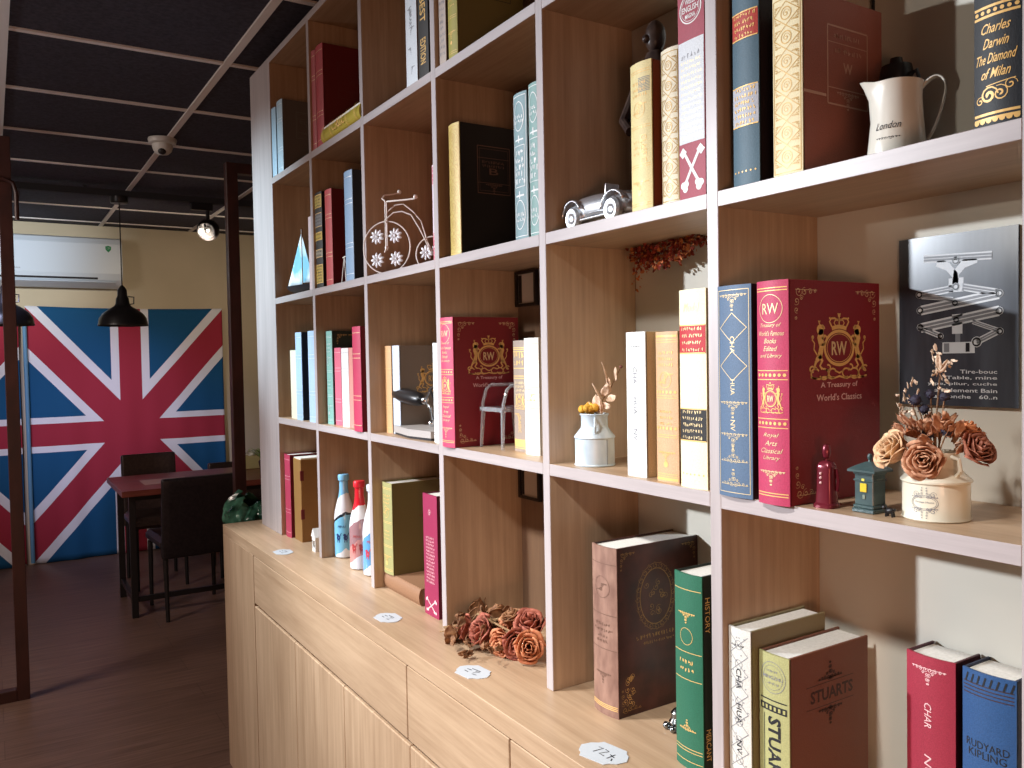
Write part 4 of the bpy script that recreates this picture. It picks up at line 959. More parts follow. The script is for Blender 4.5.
for (p, o_, u_, ln, wd) in (((.002, -.016, .006), (-.9, .4, .2), (.1, -.3, 1), .034, .020), ((.008, -.030, .045), (-.9, .2, .2), (.2, -.5, 1), .026, .018), ((.012, -.042, .066), (-.9, .2, .2), (.2, -.5, 1), .024, .012), ((.006, -.026, .034), (-.9, -.4, .2), (.5, -1, .2), .022, .012), ((0, -.012, .008), (-1, -.3, .3), (0, -.3, 1), .032, .024), ((.002, -.018, .03), (-.6, .6, .2), (0, .2, 1), .030, .020), ((.002, -.022, .04), (-.6, -.8, .2), (0, -.6, .8), .024, .014), ((.004, -.03, .06), (-.5, .4, .3), (0, -.2, 1), .034, .007), ((0, -.02, .022), (-.5, -.8, 0), (0, -1, .2), .022, .012), ((0, -.005, .01), (-.6, .8, .2), (0, .4, 1), .020, .016)):
    petal(m, p, o_, u_, ln, wd, .25, .15, .0008)
solidify(m.build('leaves', dbei, fy), .0006)
MB().ball((.005, -.036, .089), .003, 8).build('berry', cloth((110, 60, 50)), fy, loc=(.012, -.016, 0))

# hanging dried leaves (row C, fourth compartment)
hg = thing('dried_leaf_bunch', 'rust red dried leaves hanging under the shelf above the milk can', 'dried leaves', (.985, 1.068, ZB - T))
random.seed(11); m = MB(); m2 = MB(); st = MB()
for k in range(9):
    y0 = .075 - k * .018; st.tube([(0, y0 * .3, 0), (0, y0 * .8, -.010), (-.006, y0, -.028 + .002 * k)], .0007, 5)
for i in range(620):
    y = random.uniform(-.085, .085); lim = -.046 if y > 0 else -.046 + .03 * (-y / .085)
    z = random.uniform(lim, -.001)
    if abs(y) > .07: z *= .6
    p = (random.uniform(-.022, .016), y, z); d = Vector((random.uniform(-1, 1), random.uniform(-1, 1), random.uniform(-1, 1)))
    petal(m if random.random() < .6 else m2, p, d, d.orthogonal(), random.uniform(.006, .010), random.uniform(.005, .008), .3, .2, 0, 2, 2)
for i in range(12):
    p = (random.uniform(-.01, .01), .083 + random.uniform(-.004, .004), random.uniform(-.075, -.045)); d = Vector((random.uniform(-1, 1), random.uniform(-1, 1), random.uniform(-1, 1)))
    petal(m2, p, d, d.orthogonal(), .008, .005, .3, .2, 0, 2, 2)
st.tube([(0, .02, 0), (0, .07, -.02), (0, .083, -.05), (0, .083, -.078)], .0008, 5)
tag(m.build('red_leaves', dry('dried_red', (120, 36, 26), (160, 62, 40)), hg, fix=False), kind='stuff'); tag(m2.build('orange_leaves', dry('dried_orange', (176, 92, 46), (206, 130, 76)), hg, fix=False), kind='stuff')
st.build('twigs', stemm, hg)

# ------------------------------------------------------------------ figurine and postbox (row C)
kg = thing('figurine', 'dark red metal figurine of a robed shape standing before the large red book', 'figurine', (.842, .642, ZC), 0.1)
rm = mat('red_lacquer', srgb(110, 34, 46), .22, .35)
fx = MB()
secs = [(.0, .0125, .0135), (.004, .0125, .0135), (.006, .0105, .0115), (.02, .0095, .0105), (.040, .0090, .0100), (.050, .0085, .0100), (.054, .0065, .008), (.056, .003, .004)]
for (z, a, b_) in secs: pass
def rr_sec(u, v):
    i = min(len(secs) - 2, int(v * (len(secs) - 1))); f = v * (len(secs) - 1) - i
    z, a, b_ = [secs[i][q] * (1 - f) + secs[i + 1][q] * f for q in range(3)]
    t = 2 * PI * u; return (a * math.copysign(abs(math.cos(t)) ** .5, math.cos(t)), b_ * math.copysign(abs(math.sin(t)) ** .5, math.sin(t)), z)
fx.grid(24, 21, rr_sec); fx.build('body', rm, kg)
MB().lathe([(.0015, .054), (.0018, .058), (.004, .060), (.0052, .066), (.0048, .071), (.0036, .0745), (.0001, .0755)], 16, close=False).build('head', rm, kg)
for z in (.036, .041, .030): MB().ball((-.0095, .002, z), .0016, 8).build('button', PINKP, kg)
MB().tube([(.004, -.0105, .046), (.004, -.013, .032), (.003, -.012, .020)], .0022, 8).build('arm', rm, kg)

pb = thing('miniature_postbox', 'small dark green square postbox model with gilt plate and peaked roof', 'model postbox', (.842, .580, ZC))
grn = noisy(mat('green_enamel', (.03, .06, .06), .35, coat=.2), srgb(46, 64, 66), srgb(64, 84, 84), (60, 60, 60), 1, 4, .3)
MB().box(-.001, .0275, -.001, .0275, 0, .005, .001).box(0, .0265, 0, .0265, .005, .009, .001).box(.0015, .025, .0015, .025, .009, .045, .0006).box(.0003, .0262, .0003, .0262, .036, .0385, .0006).box(.0003, .0262, .0003, .0262, .044, .047, .0006).build('body', grn, pb)
c_ = .01325
MB().add([(c_ + a * r, c_ + b_ * r, z) for r, z in ((.0175, .047), (.0175, .0495), (.011, .054), (.0035, .0580)) for a, b_ in ((-1, -1), (1, -1), (1, 1), (-1, 1))],
         [(4 * i + k, 4 * i + (k + 1) % 4, 4 * i + 4 + (k + 1) % 4, 4 * i + 4 + k) for i in range(3) for k in range(4)] + [(0, 1, 2, 3), (12, 13, 14, 15)]).build('roof', grn, pb)
MB().lathe([(.0022, .057), (.0016, .060), (.0028, .062), (.0030, .0645), (.0018, .067), (.0001, .0675)], 14, (c_, c_, 0), close=False).build('finial', grn, pb)
MB().box(.0002, .0014, .009, .0175, .024, .034, .0005).build('plate', cloth((210, 180, 40), .3), pb)
MB().box(.0000, .0016, .0115, .0155, .0365, .0395, .0005).build('crest', cloth((214, 200, 90), .3), pb)
MB().box(.0004, .0015, .011, .0145, .016, .021, .0004).build('lock', cloth((120, 132, 120), .3), pb)
MB().box(.008, .018, .0003, .0014, .037, .0395, .0003).build('slot', cloth((96, 112, 108), .3), pb)
dg = thing('figurine', 'tiny black animal figurine at the foot of the green postbox', 'figurine', (.846, .562, ZC))
MB().ball((0, 0, .0068), .0036, 10, (1, 1.6, 1)).ball((-.001, .0065, .0100), .0028, 10).ball((0, -.006, .0088), .0013, 6).build('body', BLACK, dg)
for a, b_ in ((-.002, .004), (.002, .004), (-.002, -.004), (.002, -.004)): MB().tube([(a, b_, 0), (a * .8, b_ * .8, .006)], .0011, 6).build('leg', BLACK, dg)

# ------------------------------------------------------------------ cream vase with dried roses (row C)
vs = thing('flower_pot', 'cream milk-can shaped pot with grey oval label holding dried roses', 'pot', (.8800, .5290, ZC))
ec = noisy(mat('cream_glaze', (.62, .60, .52), .32, coat=.2), srgb(214, 206, 184), srgb(224, 217, 198), (12, 12, 12))
MB().lathe([(.0335, 0), (.0350, .0015), (.0340, .004), (.0340, .040), (.0360, .0415), (.0360, .0435), (.0340, .0455), (.0240, .056), (.0232, .060), (.0232, .074), (.0222, .074), (.0215, .060), (.0001, .058)], 44, close=False).lathe([(.0001, .001), (.0335, .001)], 44, close=False).build('body', ec, vs)
A_ = Art(lambda u, v: (.0344 * math.cos(u / .0344 + 3.34), .0344 * math.sin(u / .0344 + 3.34), v))
A_.ring(0, .021, .014, .0005, INKG, ry=.008); A_.ring(0, .021, .0125, .0004, INKG, ry=.0065)
for su in (-1, 1):
    for sv in (-1, 1): A_.flourish(su * .002, .021 + sv * .006, .012, INKG, su, -sv, .0004); A_.spiral(su * .009, .021 + sv * .009, .0035, INKG, .0005)
A_.text('Vintage Home', 0, .0215, .020, .0026, INKG); A_.build(vs)
for a0 in (-1.9, 1.25):
    MB().tube([(.0235 * math.cos(a0), .0235 * math.sin(a0), .070), (.034 * math.cos(a0), .034 * math.sin(a0), .068), (.036 * math.cos(a0), .036 * math.sin(a0), .056), (.030 * math.cos(a0), .030 * math.sin(a0), .049)], .0022, 8).build('handle', ec, vs)
dr1 = dry('dried_rose_cream', (196, 150, 112), (226, 192, 150)); dr2 = dry('dried_rose_peach', (172, 116, 86), (208, 158, 124)); dr3 = dry('dried_rose_rust', (134, 76, 58), (176, 112, 88)); dr4 = dry('dried_rose_orange', (180, 98, 56), (208, 138, 92))
fb = thing('dried_flowers', 'bouquet of dried roses, dark thistle balls and pale sprigs in the cream pot', 'dried flowers', (.8800, .5290, ZC + .064))
rose('rose_head', fb, (-.034, .030, .012), (-.75, .35, .45), .0225, dr1, 24, 1)
rose('rose_head', fb, (-.030, -.004, .004), (-.85, -.45, .05), .0215, dr2, 24, 2)
rose('rose_head', fb, (-.002, -.046, .016), (-.25, -.85, .5), .0200, dr3, 22, 3)
rose('rose_head', fb, (-.004, .022, .032), (-.3, .5, .9), .0140, dr4, 16, 4)
rose('rose_head', fb, (.004, -.034, .034), (.1, -.4, 1), .0150, dr4, 16, 5)
random.seed(5)
thm = noisy(mat('thistle_dark', (.02, .02, .04), .7), srgb(26, 24, 38), srgb(58, 52, 72), (300, 300, 300), 1, 3, .8)
st = MB()
for (x, y, z, r) in ((-.012, .016, .066, .0075), (-.004, .004, .073, .0065), (-.010, -.004, .042, .0065), (.0, -.010, .070, .006), (-.004, -.012, .044, .006), (-.012, .002, .030, .0075), (-.016, -.022, .034, .0065), (-.006, .010, .056, .0065)):
    m = MB(); m.ball((x, y, z), r * .8, 12)
    for k in range(26):
        d = Vector((random.gauss(0, 1), random.gauss(0, 1), random.gauss(0, 1))).normalized()
        m.tube([Vector((x, y, z)) + d * r * .7, Vector((x, y, z)) + d * r * 1.15], [.0009, .0002], 4)
    m.build('thistle_ball', thm, fb)
    st.tube([(0, 0, -.05), (x * .4, y * .4, z * .4), (x, y, z)], .0008, 5)
st.tube([(0, 0, -.05), (-.002, -.001, .04), (-.002, -.006, .095)], .0010, 5).tube([(0, 0, -.05), (-.01, .01, .03), (-.012, .024, .072)], .0009, 5)
st.build('stems', stemm, fb)
m = MB()
for k in range(46):
    t = k / 45
    if k % 2: p = (-.002 + random.uniform(-.006, .006), -.004 + random.uniform(-.012, .010), .075 + .045 * t)
    else: p = (-.012 + random.uniform(-.006, .006), .030 + random.uniform(-.014, .014) - .006 * t, .036 + .048 * t)
    d = Vector((random.uniform(-1, .2), random.uniform(-1, 1), random.uniform(-.2, 1)))
    petal(m, p, d, d.orthogonal() + Vector((0, 0, .6)), random.uniform(.005, .010), random.uniform(.0025, .004), .3, .2, .0005, 2, 3)
petal(m, (-.002, -.006, .098), (-.6, -.2, .2), (0, .1, 1), .018, .006, .1, .2, .0005); petal(m, (-.002, -.006, .096), (-.6, -.6, .2), (0, -.6, 1), .016, .005, .1, .2, .0005)
solidify(m.build('sprigs', dry('dried_sprig', (190, 158, 132), (226, 204, 180)), fb), .0005)
m = MB()
for k in range(40):
    a = random.uniform(0, 6.28); r = random.uniform(.012, .040); p = (r * math.cos(a) * .8 - .006, r * math.sin(a), random.uniform(.010, .040)); d = Vector((math.cos(a) - .3, math.sin(a), random.uniform(-.3, .6)))
    petal(m, p, d, (random.uniform(-.4, .4), random.uniform(-.4, .4), 1), random.uniform(.010, .018), random.uniform(.008, .013), random.uniform(.2, .8), .3, .0012)
solidify(m.build('loose_petals', dr2, fb), .0006)

# ------------------------------------------------------------------ poster (row C, right wall)
ps = thing('poster', 'dark poster with a white drawing of a lazy-tong corkscrew and french text', 'poster', (XB - .001, .657, 1.395))
pm = noisy(mat('poster_print', (.02, .022, .026), .22), srgb(40, 42, 48), srgb(74, 78, 86), (5, 30, 5), 1, 3)
PW, PH = .149, .213
MB().box(-.0035, 0, -PW, 0, 0, PH).build('sheet', pm, ps)
PG = mat('poster_grey', srgb(205, 207, 208), .5); PD = mat('poster_dark', srgb(24, 24, 28), .4)
LV = [0]
def mkP(off): return Art(lambda u, v: (-.0037 - off, -u * PW, (1 - v) * PH))
P1, P2, P3 = mkP(0), mkP(.0003), mkP(.0006)
def pX(x): return (x - 40) / 435.0
def pY(y, x=250): return (y - (92 - (x - 40) * 0.13)) / 620.0
def pl(A, pts, wd, m): A.line([(pX(x), pY(y, x)) for x, y in pts], wd, m)
def bar(x0, y0, x1, y1, wpx):
    a = (pX(x0), pY(y0, x0)); b_ = (pX(x1), pY(y1, x1)); wd = wpx / 520
    P1.line([a, b_], wd, PG); P2.line([a, b_], wd * .62, PD if False else mid); P3.line([a, b_], wd * .10, PG)
mid = mat('poster_mid', srgb(120, 122, 126), .5)
bar(140, 160, 388, 140, 24)
P1.line([(pX(x), pY(y, x)) for x, y in ((190, 170), (232, 185), (258, 215), (258, 245))], .05, PG); P1.line([(pX(x), pY(y, x)) for x, y in ((335, 152), (290, 172), (262, 205), (258, 245))], .05, PG)
P1.rect(pX(234), pX(288), pY(275), pY(225), PG, 1, key='ornament')
bar(125, 292, 250, 262, 22); bar(285, 255, 410, 268, 22); bar(128, 350, 412, 272, 30); bar(128, 415, 412, 330, 30); bar(205, 438, 120, 412, 18); bar(335, 445, 412, 398, 20); bar(130, 300, 250, 300, 12); bar(320, 375, 412, 398, 14)
P1.rect(pX(246), pX(284), pY(425), pY(355), PG, 1, key='ornament'); P1.rect(pX(210), pX(328), pY(495), pY(455), PG, 1, key='ornament'); P2.rect(pX(296), pX(310), pY(490), pY(458), PD, 1, key='ornament'); P2.rect(pX(216), pX(236), pY(490), pY(458), mid, 1, key='ornament'); P1.rect(pX(258), pX(276), pY(455), pY(425), mid, 1, key='ornament')
for x, y, r in ((260, 162, 15), (260, 255, 14), (122, 292, 14), (125, 350, 14), (126, 413, 14), (258, 313, 12), (262, 373, 12), (413, 270, 14), (413, 330, 14), (415, 400, 13), (203, 438, 12), (335, 445, 19)):
    P2.disc(pX(x), pY(y, x), r / 435, PG, ry=r / 620); P3.ring(pX(x), pY(y, x), r * .7 / 435, .010, PD, ry=r * .7 / 620, n=20)
for i, t in enumerate(('Tire-bouc', 'Table, mine', 'ylpe, pliur, cuche', 'a oldement Bain', 'La Laonche   60..n')):
    wd = (.30, .42, .58, .52, .56)[i]; P1.text(t, .84 - wd / 2, .80 + i * .036, wd, -.022, PG, bold=.01)
for A in (P1, P2, P3): A.build(ps)

# ------------------------------------------------------------------ framed pictures on the back panel
frm = mat('dark_frame', (.012, .007, .006), .4); mount = mat('cream_mount', srgb(215, 204, 190), .8)
for z0, z1, lab in ((1.578, 1.655, 'dark framed picture with cream mount under the second shelf, beside the upright'), (1.150, 1.256, 'dark framed picture with cream mount seen above the dried roses')):
    o = thing('picture_frame', lab, 'picture', (XB - .0045, 1.500, z0))
    MB().box(-.010, 0, 0, .006, 0, z1 - z0).box(-.010, 0, .074, .082, 0, z1 - z0).box(-.010, 0, .006, .074, 0, .006).box(-.010, 0, .006, .074, z1 - z0 - .006, z1 - z0).build('frame', frm, o)
    MB().box(-.005, 0, .006, .074, .006, z1 - z0 - .006).build('mount', mount, o)
    MB().box(-.006, -.005, .0600 if z0 > 1.4 else .064, .072, .008, z1 - z0 - .008).build('dark_margin', frm, o)

# ------------------------------------------------------------------ dried roses bundle on the worktop
rb = thing('dried_rose_bundle', 'bundle of orange and brown dried roses lying on the worktop by the upright', 'dried flowers', (.852, 1.435, ZK))
dra = dry('dry_rose_red', (128, 62, 48), (172, 98, 76), 90); drb = dry('dry_rose_orange', (172, 96, 62), (204, 138, 98), 90); drc = dry('dry_rose_brown', (112, 72, 46), (156, 110, 72), 90)
for i, (x, y, z, ax, r, mm) in enumerate(((-.03, .010, .030, (-.7, .1, .4), .030, dra), (.02, -.035, .036, (-.6, -.5, .5), .030, drb), (-.005, -.085, .030, (-.5, -.6, -.1), .028, dra), (.03, -.075, .056, (-.3, -.3, .8), .030, dra), (.02, -.03, .060, (-.2, .1, .9), .024, drc),
                                          (-.035, .065, .024, (-.8, .5, .2), .024, dra), (-.02, -.052, .024, (-.9, -.3, .0), .024, drb), (.03, .045, .050, (0, .4, .8), .022, drc), (.015, .10, .030, (-.3, .9, .3), .024, drc), (-.065, .075, .0175, (-.5, .8, .1), .0175, drc), (.04, .15, .030, (-.4, .7, .4), .024, drc), (.0, -.115, .030, (-.5, -.8, .2), .026, drb))):
    rose('rose_head', rb, (x, y, z + r * .12), ax, r * 1.22, mm, 18, 20 + i)
random.seed(9); m = MB()
for k in range(16):
    m.tube([(random.uniform(-.02, .03), -.12 + random.uniform(0, .04), .02 + random.random() * .03), (random.uniform(-.03, .03), random.uniform(-.02, .05), .03 + random.random() * .03), (random.uniform(-.07, .0), .12 + random.uniform(-.02, .03), .006 + random.random() * .02)], [.0018, .0022, .0014], 6)
m.build('stems', dry('dry_stem', (120, 92, 62), (160, 128, 90)), rb)
m = MB()
for k in range(46):
    t = random.random(); p = (random.uniform(-.09, .04) * (1 - .3 * t), random.uniform(.02, .15) if k % 3 else random.uniform(-.1, .0), random.uniform(.004, .045)); d = Vector((random.uniform(-1, .3), random.uniform(-1, 1), random.uniform(-.1, 1)))
    petal(m, p, d, d.orthogonal() + Vector((0, 0, .2)), random.uniform(.014, .030), random.uniform(.010, .018), random.uniform(.3, 1.2), .4, .0025)
for v_i, v_ in enumerate(m.v): m.v[v_i] = (v_[0], v_[1], max(.0012, v_[2]))
solidify(m.build('dry_leaves', dry('dry_leaf', (96, 62, 38), (140, 96, 62), 90), rb), .0009)

# silver bit between the antique and green books
sv = thing('figurine', 'small shiny metal ornament peeking out between the brown and green books', 'ornament', (.888, .955, ZK))
MB().lathe([(.012, 0), (.014, .003), (.010, .008), (.012, .014), (.008, .020), (.009, .028), (.004, .034), (.0001, .036)], 16).ball((-.010, .012, .006), .006, 10).ball((-.012, -.004, .005), .005, 10).build('body', mat('dark_chrome', (.25, .27, .28), .18, 1.0), sv)

# ------------------------------------------------------------------ paper cards on the worktop
def card(x, y, rz, label, strokes, s=1.0):
    t = thing('paper_card', label, 'card', (x, y, ZK), rz, 'white paper cards along the worktop')
    out = [(-.036, .0), (-.030, .012), (-.024, .016), (-.020, .022), (.018, .024), (.022, .018), (.030, .012), (.036, 0), (.030, -.012), (.024, -.016), (.020, -.023), (-.018, -.023), (-.022, -.017), (-.030, -.012)]
    MB().prism([(b_ * s * 1.15, a * s * 1.1) for a, b_ in out], .0003, .0011).build('sheet', mat('card_paper', (.50, .53, .56), .6), t)
    A = Art(lambda u, v: (v, -u, .0013))
    for st_ in strokes: A.line([(a * s, b_ * s) for a, b_ in st_], .0019, INK, key='handwriting')
    A.build(t)
S1 = [[(-.020, .002), (-.008, .003)], [(-.018, -.006), (-.006, -.007)], [(.0, .005), (.012, .006), (.004, -.004)], [(.006, -.008), (.018, -.006)], [(-.014, .009), (.010, .010)]]
S2 = [[(-.016, .010), (-.008, .011), (-.014, -.006)], [(-.004, .010), (.004, .008), (-.004, -.005), (.006, -.007)], [(.010, .002), (.020, -.002)], [(.016, .006), (.013, -.010)], [(.019, -.006), (.022, -.012)]]
card(.745, 2.535, .0, 'white paper card farthest along the worktop, in front of the brown box', S1)
card(.746, 1.741, .05, 'white paper card with faint writing in front of the crimson book', S1)
card(.744, 1.345, .15, 'white paper card in front of the dried rose bundle', S1)
card(.746, .958, .25, 'white paper card with pencilled marks nearest the viewer, before the brown antique book', S2, 1.05)

# ------------------------------------------------------------------ flags
def flag_mat():
    m = mat('flag_cloth', (.5, .5, .5), .85, spec=.2); b_ = m.node_tree.nodes['Principled BSDF']
    tc = N(m, 'ShaderNodeTexCoord'); sp = N(m, 'ShaderNodeSeparateXYZ'); L(m, tc.outputs['Object'], sp.inputs[0])
    def mth(op, a, b2=None, v=None):
        n = N(m, 'ShaderNodeMath', operation=op)
        L(m, a, n.inputs[0])
        if b2 is not None: L(m, b2, n.inputs[1])
        if v is not None: n.inputs[1].default_value = v
        return n.outputs[0]
    ax = mth('ABSOLUTE', sp.outputs[0]); az = mth('ABSOLUTE', sp.outputs[2])
    dd = mth('ABSOLUTE', mth('SUBTRACT', az, mth('MULTIPLY', ax, v=1.15)))
    red = mth('MAXIMUM', mth('LESS_THAN', dd, v=.145), mth('MAXIMUM', mth('LESS_THAN', ax, v=.080), mth('LESS_THAN', az, v=.083)))
    wht = mth('MAXIMUM', mth('LESS_THAN', dd, v=.238), mth('MAXIMUM', mth('LESS_THAN', ax, v=.137), mth('LESS_THAN', az, v=.130)))
    m1 = N(m, 'ShaderNodeMix', data_type='RGBA'); m1.inputs[6].default_value = (.012, .085, .20, 1); m1.inputs[7].default_value = (.72, .72, .76, 1); L(m, wht, m1.inputs[0])
    m2 = N(m, 'ShaderNodeMix', data_type='RGBA'); m2.inputs[7].default_value = (.34, .030, .052, 1); L(m, red, m2.inputs[0]); L(m, m1.outputs[2], m2.inputs[6])
    L(m, m2.outputs[2], b_.inputs['Base Color']); return m
fm = flag_mat()
def flag(cx, label, seed):
    t = thing('flag', label, 'flag', (cx, 7.085, .955), 0, 'union flags hung on the far wall')
    random.seed(seed); ph = [random.uniform(0, 6) for _ in range(4)]
    hw_, hh_ = .697, .955
    def f(u, v):
        x = -hw_ + 2 * hw_ * u; z = -hh_ * .995 + 1.995 * hh_ * v + .012 * math.sin(PI * u) * v * -1
        y = -.012 + .010 * math.sin(x * 14 + ph[0] + z) * (.4 + .6 * (1 - v)) + .006 * math.sin(x * 33 + ph[1]) * (1 - v) + .006 * math.sin(z * 5 + ph[2])
        return (x, y - .012, z)
    o = MB().grid(90, 40, f).build('cloth', fm, t); solidify(o, .002)
flag(.925, 'union flag in full view, hanging on the far wall behind the table', 2)
flag(-.515, 'second union flag at the left edge of the photo behind the dark post', 5)
ph_ = tag(MB().tube([(.222, 7.045, .02), (.222, 7.045, 1.80)], .014, 12).build('pole', cloth((92, 140, 172), .5)), 'thin pale blue pole standing between the two flags', 'pole')

# ------------------------------------------------------------------ air conditioner
ac = thing('air_conditioner', 'white wall-mounted air conditioner with small green shield sticker', 'air conditioner', (-.10, 7.1, 2.045))
wpl = mat('white_plastic', srgb(206, 216, 226), .35)
acp = [(0, .02), (0, .375), (-.14, .375), (-.19, .36), (-.215, .32), (-.222, .10), (-.205, .055), (-.16, .02), (-.06, .0)]
MB().prism([(a, b_) for a, b_ in acp], 0, .968, lambda a, b_, c: (c, a, b_)).build('body', wpl, ac)
MB().prism([(-.2225, .105), (-.2165, .318), (-.219, .318), (-.2255, .105)], .004, .962, lambda a, b_, c: (c, a, b_)).build('front_panel', wpl, ac)
MB().box(.02, .80, -.212, -.190, .058, .072, 0).build('air_outlet', BLACKM, ac)
MB().prism([(-.214, .040), (-.10, .006), (-.10, .002), (-.217, .036)], .03, .92, lambda a, b_, c: (c, a, b_)).build('louver', wpl, ac)
A_ = Art(lambda u, v: (u, -.2262 + (v - .105) * .03, v))
grs = cloth((40, 140, 90)); A_.g('sticker', grs).add([A_.fn(.875 + a, .285 + b_) for a, b_ in ((-.020, .018), (0, .024), (.020, .018), (.018, -.006), (0, -.026), (-.018, -.006))], [(0, 1, 2, 3, 4, 5)])
A_.text('CP', .875, .290, .022, .016, WHITE)
A_.text('PANA', .28, .125, .05, .010, INKG); A_.build(ac)

# ------------------------------------------------------------------ track, pendants, spotlight, camera dome
tag(MB().box(-1.2, 2.25, 5.50, 5.54, HC - .055, HC - .018).box(-1.0, -.98, 5.51, 5.53, HC - .02, HC).box(2.0, 2.02, 5.51, 5.53, HC - .02, HC).box(.5, .52, 5.51, 5.53, HC - .02, HC).build('lighting_track', BLACKM), 'black lighting track running across below the dark ceiling', 'lighting track')
def pendant(x, label):
    t = thing('pendant_lamp', label, 'pendant lamp', (x, 5.52, 1.700), 0, 'black dome pendant lamps')
    MB().lathe([(.139, 0), (.140, .004), (.137, .012), (.132, .045), (.112, .075), (.080, .100), (.050, .118), (.040, .130), (.036, .165), (.028, .18), (.026, .215), (.015, .235), (.006, .245), (.006, .243), (.022, .19), (.034, .12), (.075, .094), (.108, .068), (.128, .040), (.134, .006)], 40, close=False).build('shade', BLACK, t)
    MB().tube([(0, 0, .24), (0, 0, HC - .055 - 1.700)], .0035, 8).build('cord', BLACKM, t)
    MB().lathe([(.045, HC - .095 - 1.700), (.05, HC - .085 - 1.7), (.05, HC - .055 - 1.700), (.02, HC - .055 - 1.700)], 24).build('canopy', BLACK, t)
    MB().tube([(.034, 0, .13), (.062, 0, .135), (.064, 0, .175), (.03, 0, .178)], .004, 8).build('bracket', BLACK, t)
    MB().ball((0, 0, .07), .035, 16).build('bulb', mat('bulb_glass', (.9, .9, .85), .1), t)
pendant(.690, 'black dome pendant lamp hanging in front of the air conditioner end')
pendant(.088, 'black dome pendant lamp at the left edge, partly behind the dark post')
sp_ = thing('track_spotlight', 'round chrome-faced black spotlight hanging from the lighting track', 'spotlight', (1.20, 5.52, HC - .055))
MB().box(-.10, .03, -.02, .02, -.045, 0, .004).build('adapter', BLACK, sp_)
MB().tube([(.0, 0, -.04), (.0, 0, -.10)], .012, 12).tube([(0, -.0, -.10), (-.02, -.03, -.12), (-.03, -.04, -.155)], .006, 8).build('stem', BLACK, sp_)
dv_ = Vector((-.55, -.75, -.42)).to_track_quat('Z', 'Y').to_matrix()
MB().lathe([(.03, -.05), (.055, -.035), (.068, 0), (.066, .03), (.058, .045), (.054, .045), (.050, .02), (.02, .0)], 28, (0, -.02, -.165), rot=dv_).build('housing', BLACK, sp_)
MB().lathe([(.0001, .012), (.03, .014), (.05, .03)], 24, (0, -.02, -.165), rot=dv_, close=False).build('reflector', mat('dark_reflector', (.12, .12, .13), .25, .9), sp_)
MB().ball(Vector((0, -.02, -.165)) + dv_ @ Vector((0, 0, .022)), .008, 12).build('lamp_chip', mat('lamp_glow', (1, .95, .85), .5, emit=(1, .93, .8), estr=2.5), sp_)
dm = thing('ceiling_camera', 'white dome security camera fixed to the ceiling grid', 'camera', (.722, 4.22, HC - .004))
MB().lathe([(.062, 0), (.064, -.006), (.060, -.022), (.045, -.028)], 32).build('base', mat('dome_white', srgb(200, 198, 192), .4), dm)
MB().lathe([(.045, -.022), (.046, -.04), (.040, -.058), (.026, -.072), (.0001, -.078)], 32, close=False).build('dome', MATS['dome_white'], dm)
MB().ball((-.006, -.022, -.060), .020, 14).build('lens', BLACK, dm)

# ------------------------------------------------------------------ dark steel frames (partition posts)
pmt = noisy(mat('brown_steel', (.04, .015, .012), .45), srgb(48, 24, 20), srgb(72, 36, 30), (12, 12, 6), 1, 4, .1)
f1 = thing('partition_frame', 'dark brown steel frame with slim post at the left edge of the photo', 'frame', (.054, 4.22, 0))
MB().box(0, .050, 0, .05, 0, 2.46, .002).build('post', pmt, f1)
MB().box(-1.3, 0, 0, .05, 0, .05, .002).build('bottom_rail', pmt, f1)
MB().box(-1.3, 0, 0, .05, 2.41, 2.46, .002).build('top_rail', pmt, f1)
MB().tube([(-.10, -.01, 2.27), (.02, -.012, 2.275), (.055, -.012, 2.26), (.066, -.012, 2.22), (.066, -.012, 2.10)], .009, 10).build('hook', pmt, f1)
MB().box(-1.3, -1.25, 0, .05, .05, 2.41, .002).build('post', pmt, f1)
f2 = thing('partition_frame', 'dark brown steel frame with slim post left of the bookcase end', 'frame', (1.010, 4.22, 0))
MB().box(0, .056, 0, .05, 0, 2.45, .002).build('post', pmt, f2)
MB().box(.052, 1.3, 0, .05, 2.40, 2.45, .002).build('top_rail', pmt, f2)
MB().box(.052, 1.3, 0, .05, 0, .05, .002).build('bottom_rail', pmt, f2)

# ------------------------------------------------------------------ table and chairs
tb_ = thing('dining_table', 'reddish brown wooden table on black metal legs before the flag', 'table', (.605, 5.13, 0))
tw = wood('table_wood', 'x', srgb(96, 44, 36), srgb(140, 74, 60), .3)
MB().box(0, 1.30, 0, .72, .715, .75, .003).build('tabletop', tw, tb_)
for x in (.045, 1.22):
    for y in (.08, .60): MB().box(x, x + .035, y, y + .035, 0, .715, .002).build('leg', BLACK, tb_)
for q_ in ((.08, 1.22, .085, .110), (.05, .075, .115, .60), (1.225, 1.25, .115, .60)): MB().box(*q_, .09, .12, .002).build('stretcher', BLACK, tb_)
for q_ in ((.085, .105), (.61, .63)): MB().box(.05, 1.25, *q_, .68, .715, .001).build('apron', BLACK, tb_)
tag(MB().box(.755, 1.02, 5.33, 5.55, .7505, .7525, .0005).build('placemat', cloth((196, 166, 160), .35)), 'thin greyish paper mat lying on the reddish table', 'placemat')
lth = noisy(mat('black_leather', (.012, .01, .012), .35), (.010, .008, .010), (.024, .018, .020), (60, 60, 60), 1, 4, .2)
lbr = noisy(mat('brown_leather', (.03, .02, .018), .3), (.030, .018, .015), (.055, .034, .028), (60, 60, 60), 1, 4, .2)
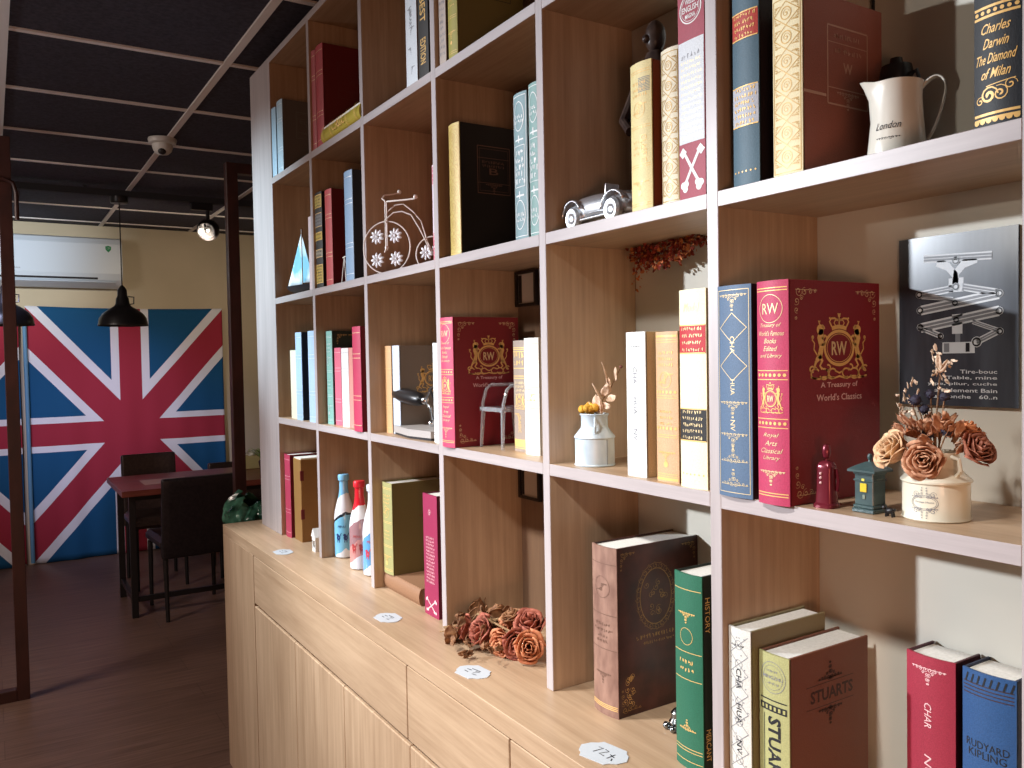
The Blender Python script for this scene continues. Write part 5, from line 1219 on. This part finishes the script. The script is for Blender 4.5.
def chair(x, y, rz, label, m_, h=.82, w_=.36):
    t = thing('dining_chair', label, 'chair', (x, y, 0), rz, 'chairs around the reddish table')
    o = MB().box(-w_ / 2, w_ / 2, -.20, .22, .40, .47, .022).build('seat', m_, t); subsurf(o, 1) if False else None
    MB().grid(8, 10, lambda u, v: (-w_ / 2 + w_ * u, -.20 - .05 * v - .012 * math.sin(PI * u), .36 + (h - .36) * v)).build('backrest', m_, t)
    bk_ = [c for c in t.children if c.name.startswith('backrest')][0]; solidify(bk_, .045, 0)
    bv = bk_.modifiers.new('round', 'BEVEL'); bv.width = .012; bv.segments = 3
    for sx in (-1, 1):
        MB().tube([(sx * (w_ / 2 - .025), .19, .40), (sx * (w_ / 2 - .025), .20, 0)], [.015, .011], 8).build('leg', BLACK, t)
        MB().tube([(sx * (w_ / 2 - .025), -.18, .40), (sx * (w_ / 2 - .022), -.215, 0)], [.015, .011], 8).build('leg', BLACK, t)
    return t
chair(.985, 5.25, 0.06, 'black leather dining chair on the near side of the table, back to the viewer', lth, .82, .42)
chair(.915, 6.02, PI, 'dark brown leather dining chair on the far side of the table before the flag', lbr, .845, .35)
chair(1.50, 6.02, PI - .1, 'second dark chair beyond the table, its low back half behind the steel post', lbr, .74, .42)
tx = thing('tissue_box', 'pale yellow tissue box with a white tissue standing on the reddish table', 'tissue box', (1.425, 5.66, .7505))
MB().box(0, .10, 0, .10, 0, .085, .004).build('box_body', cloth((206, 196, 140)), tx)
m = MB(); petal(m, (.05, .05, .083), (-.4, -.8, .1), (0, 0, 1), .045, .06, .5, .3, .004); petal(m, (.05, .05, .083), (.6, .5, .1), (.2, 0, 1), .040, .05, .5, .3, .004); solidify(m.build('tissue', WHITE, tx), .001)
pl_ = thing('potted_plant', 'small bright green plant in a dark pot on the reddish table', 'plant', (1.515, 5.46, .7505))
MB().lathe([(.035, 0), (.045, .004), (.055, .07), (.050, .075), (.04, .06)], 24).build('pot', cloth((62, 36, 40), .4), pl_)
m = MB(); random.seed(4)
for i in range(30):
    a = random.random() * 6.28; petal(m, (random.uniform(-.02, .02), random.uniform(-.02, .02), .06), (math.cos(a), math.sin(a), .2), (math.cos(a) * .3, math.sin(a) * .3, 1), random.uniform(.06, .10), .028, random.uniform(.2, .8), .2, .001)
solidify(m.build('leaves', cloth((120, 160, 60)), pl_), .0008)
# bin with dark green bag beyond the cabinet end
bn = thing('waste_bin', 'bin lined with a crumpled translucent green bag behind the cabinet end', 'bin', (.878, 3.29, 0))
bn.scale = (.95, .95, .985)
MB().lathe([(.095, 0), (.10, .01), (.118, .88), (.114, .88), (.096, .012)], 32).build('body', BLACKM, bn)
m = MB(); random.seed(8)
n_ = 48
def bagf(u, v):
    a = 2 * PI * u; r = .121 + .016 * math.sin(PI * v) + .009 * math.sin(a * 9 + 5 * v) * v + .007 * math.sin(a * 17 + 8 * v) + .003 * math.sin(a * 31)
    if v > .6: r -= (v - .6) * .10
    return (r * math.cos(a), r * math.sin(a), .82 + .135 * v + .018 * math.sin(a * 2 + 2.6) * v + .010 * math.sin(a * 7 + 2) * v)
m.grid(n_ * 2, 14, bagf)
gbm = noisy(mat('green_plastic', (.04, .14, .10), .16, trans=.25), srgb(26, 66, 50), srgb(84, 136, 112), (14, 14, 22), 1, 4, .4, lo=.4, hi=.65)
solidify(m.build('bag', gbm, bn), .001)
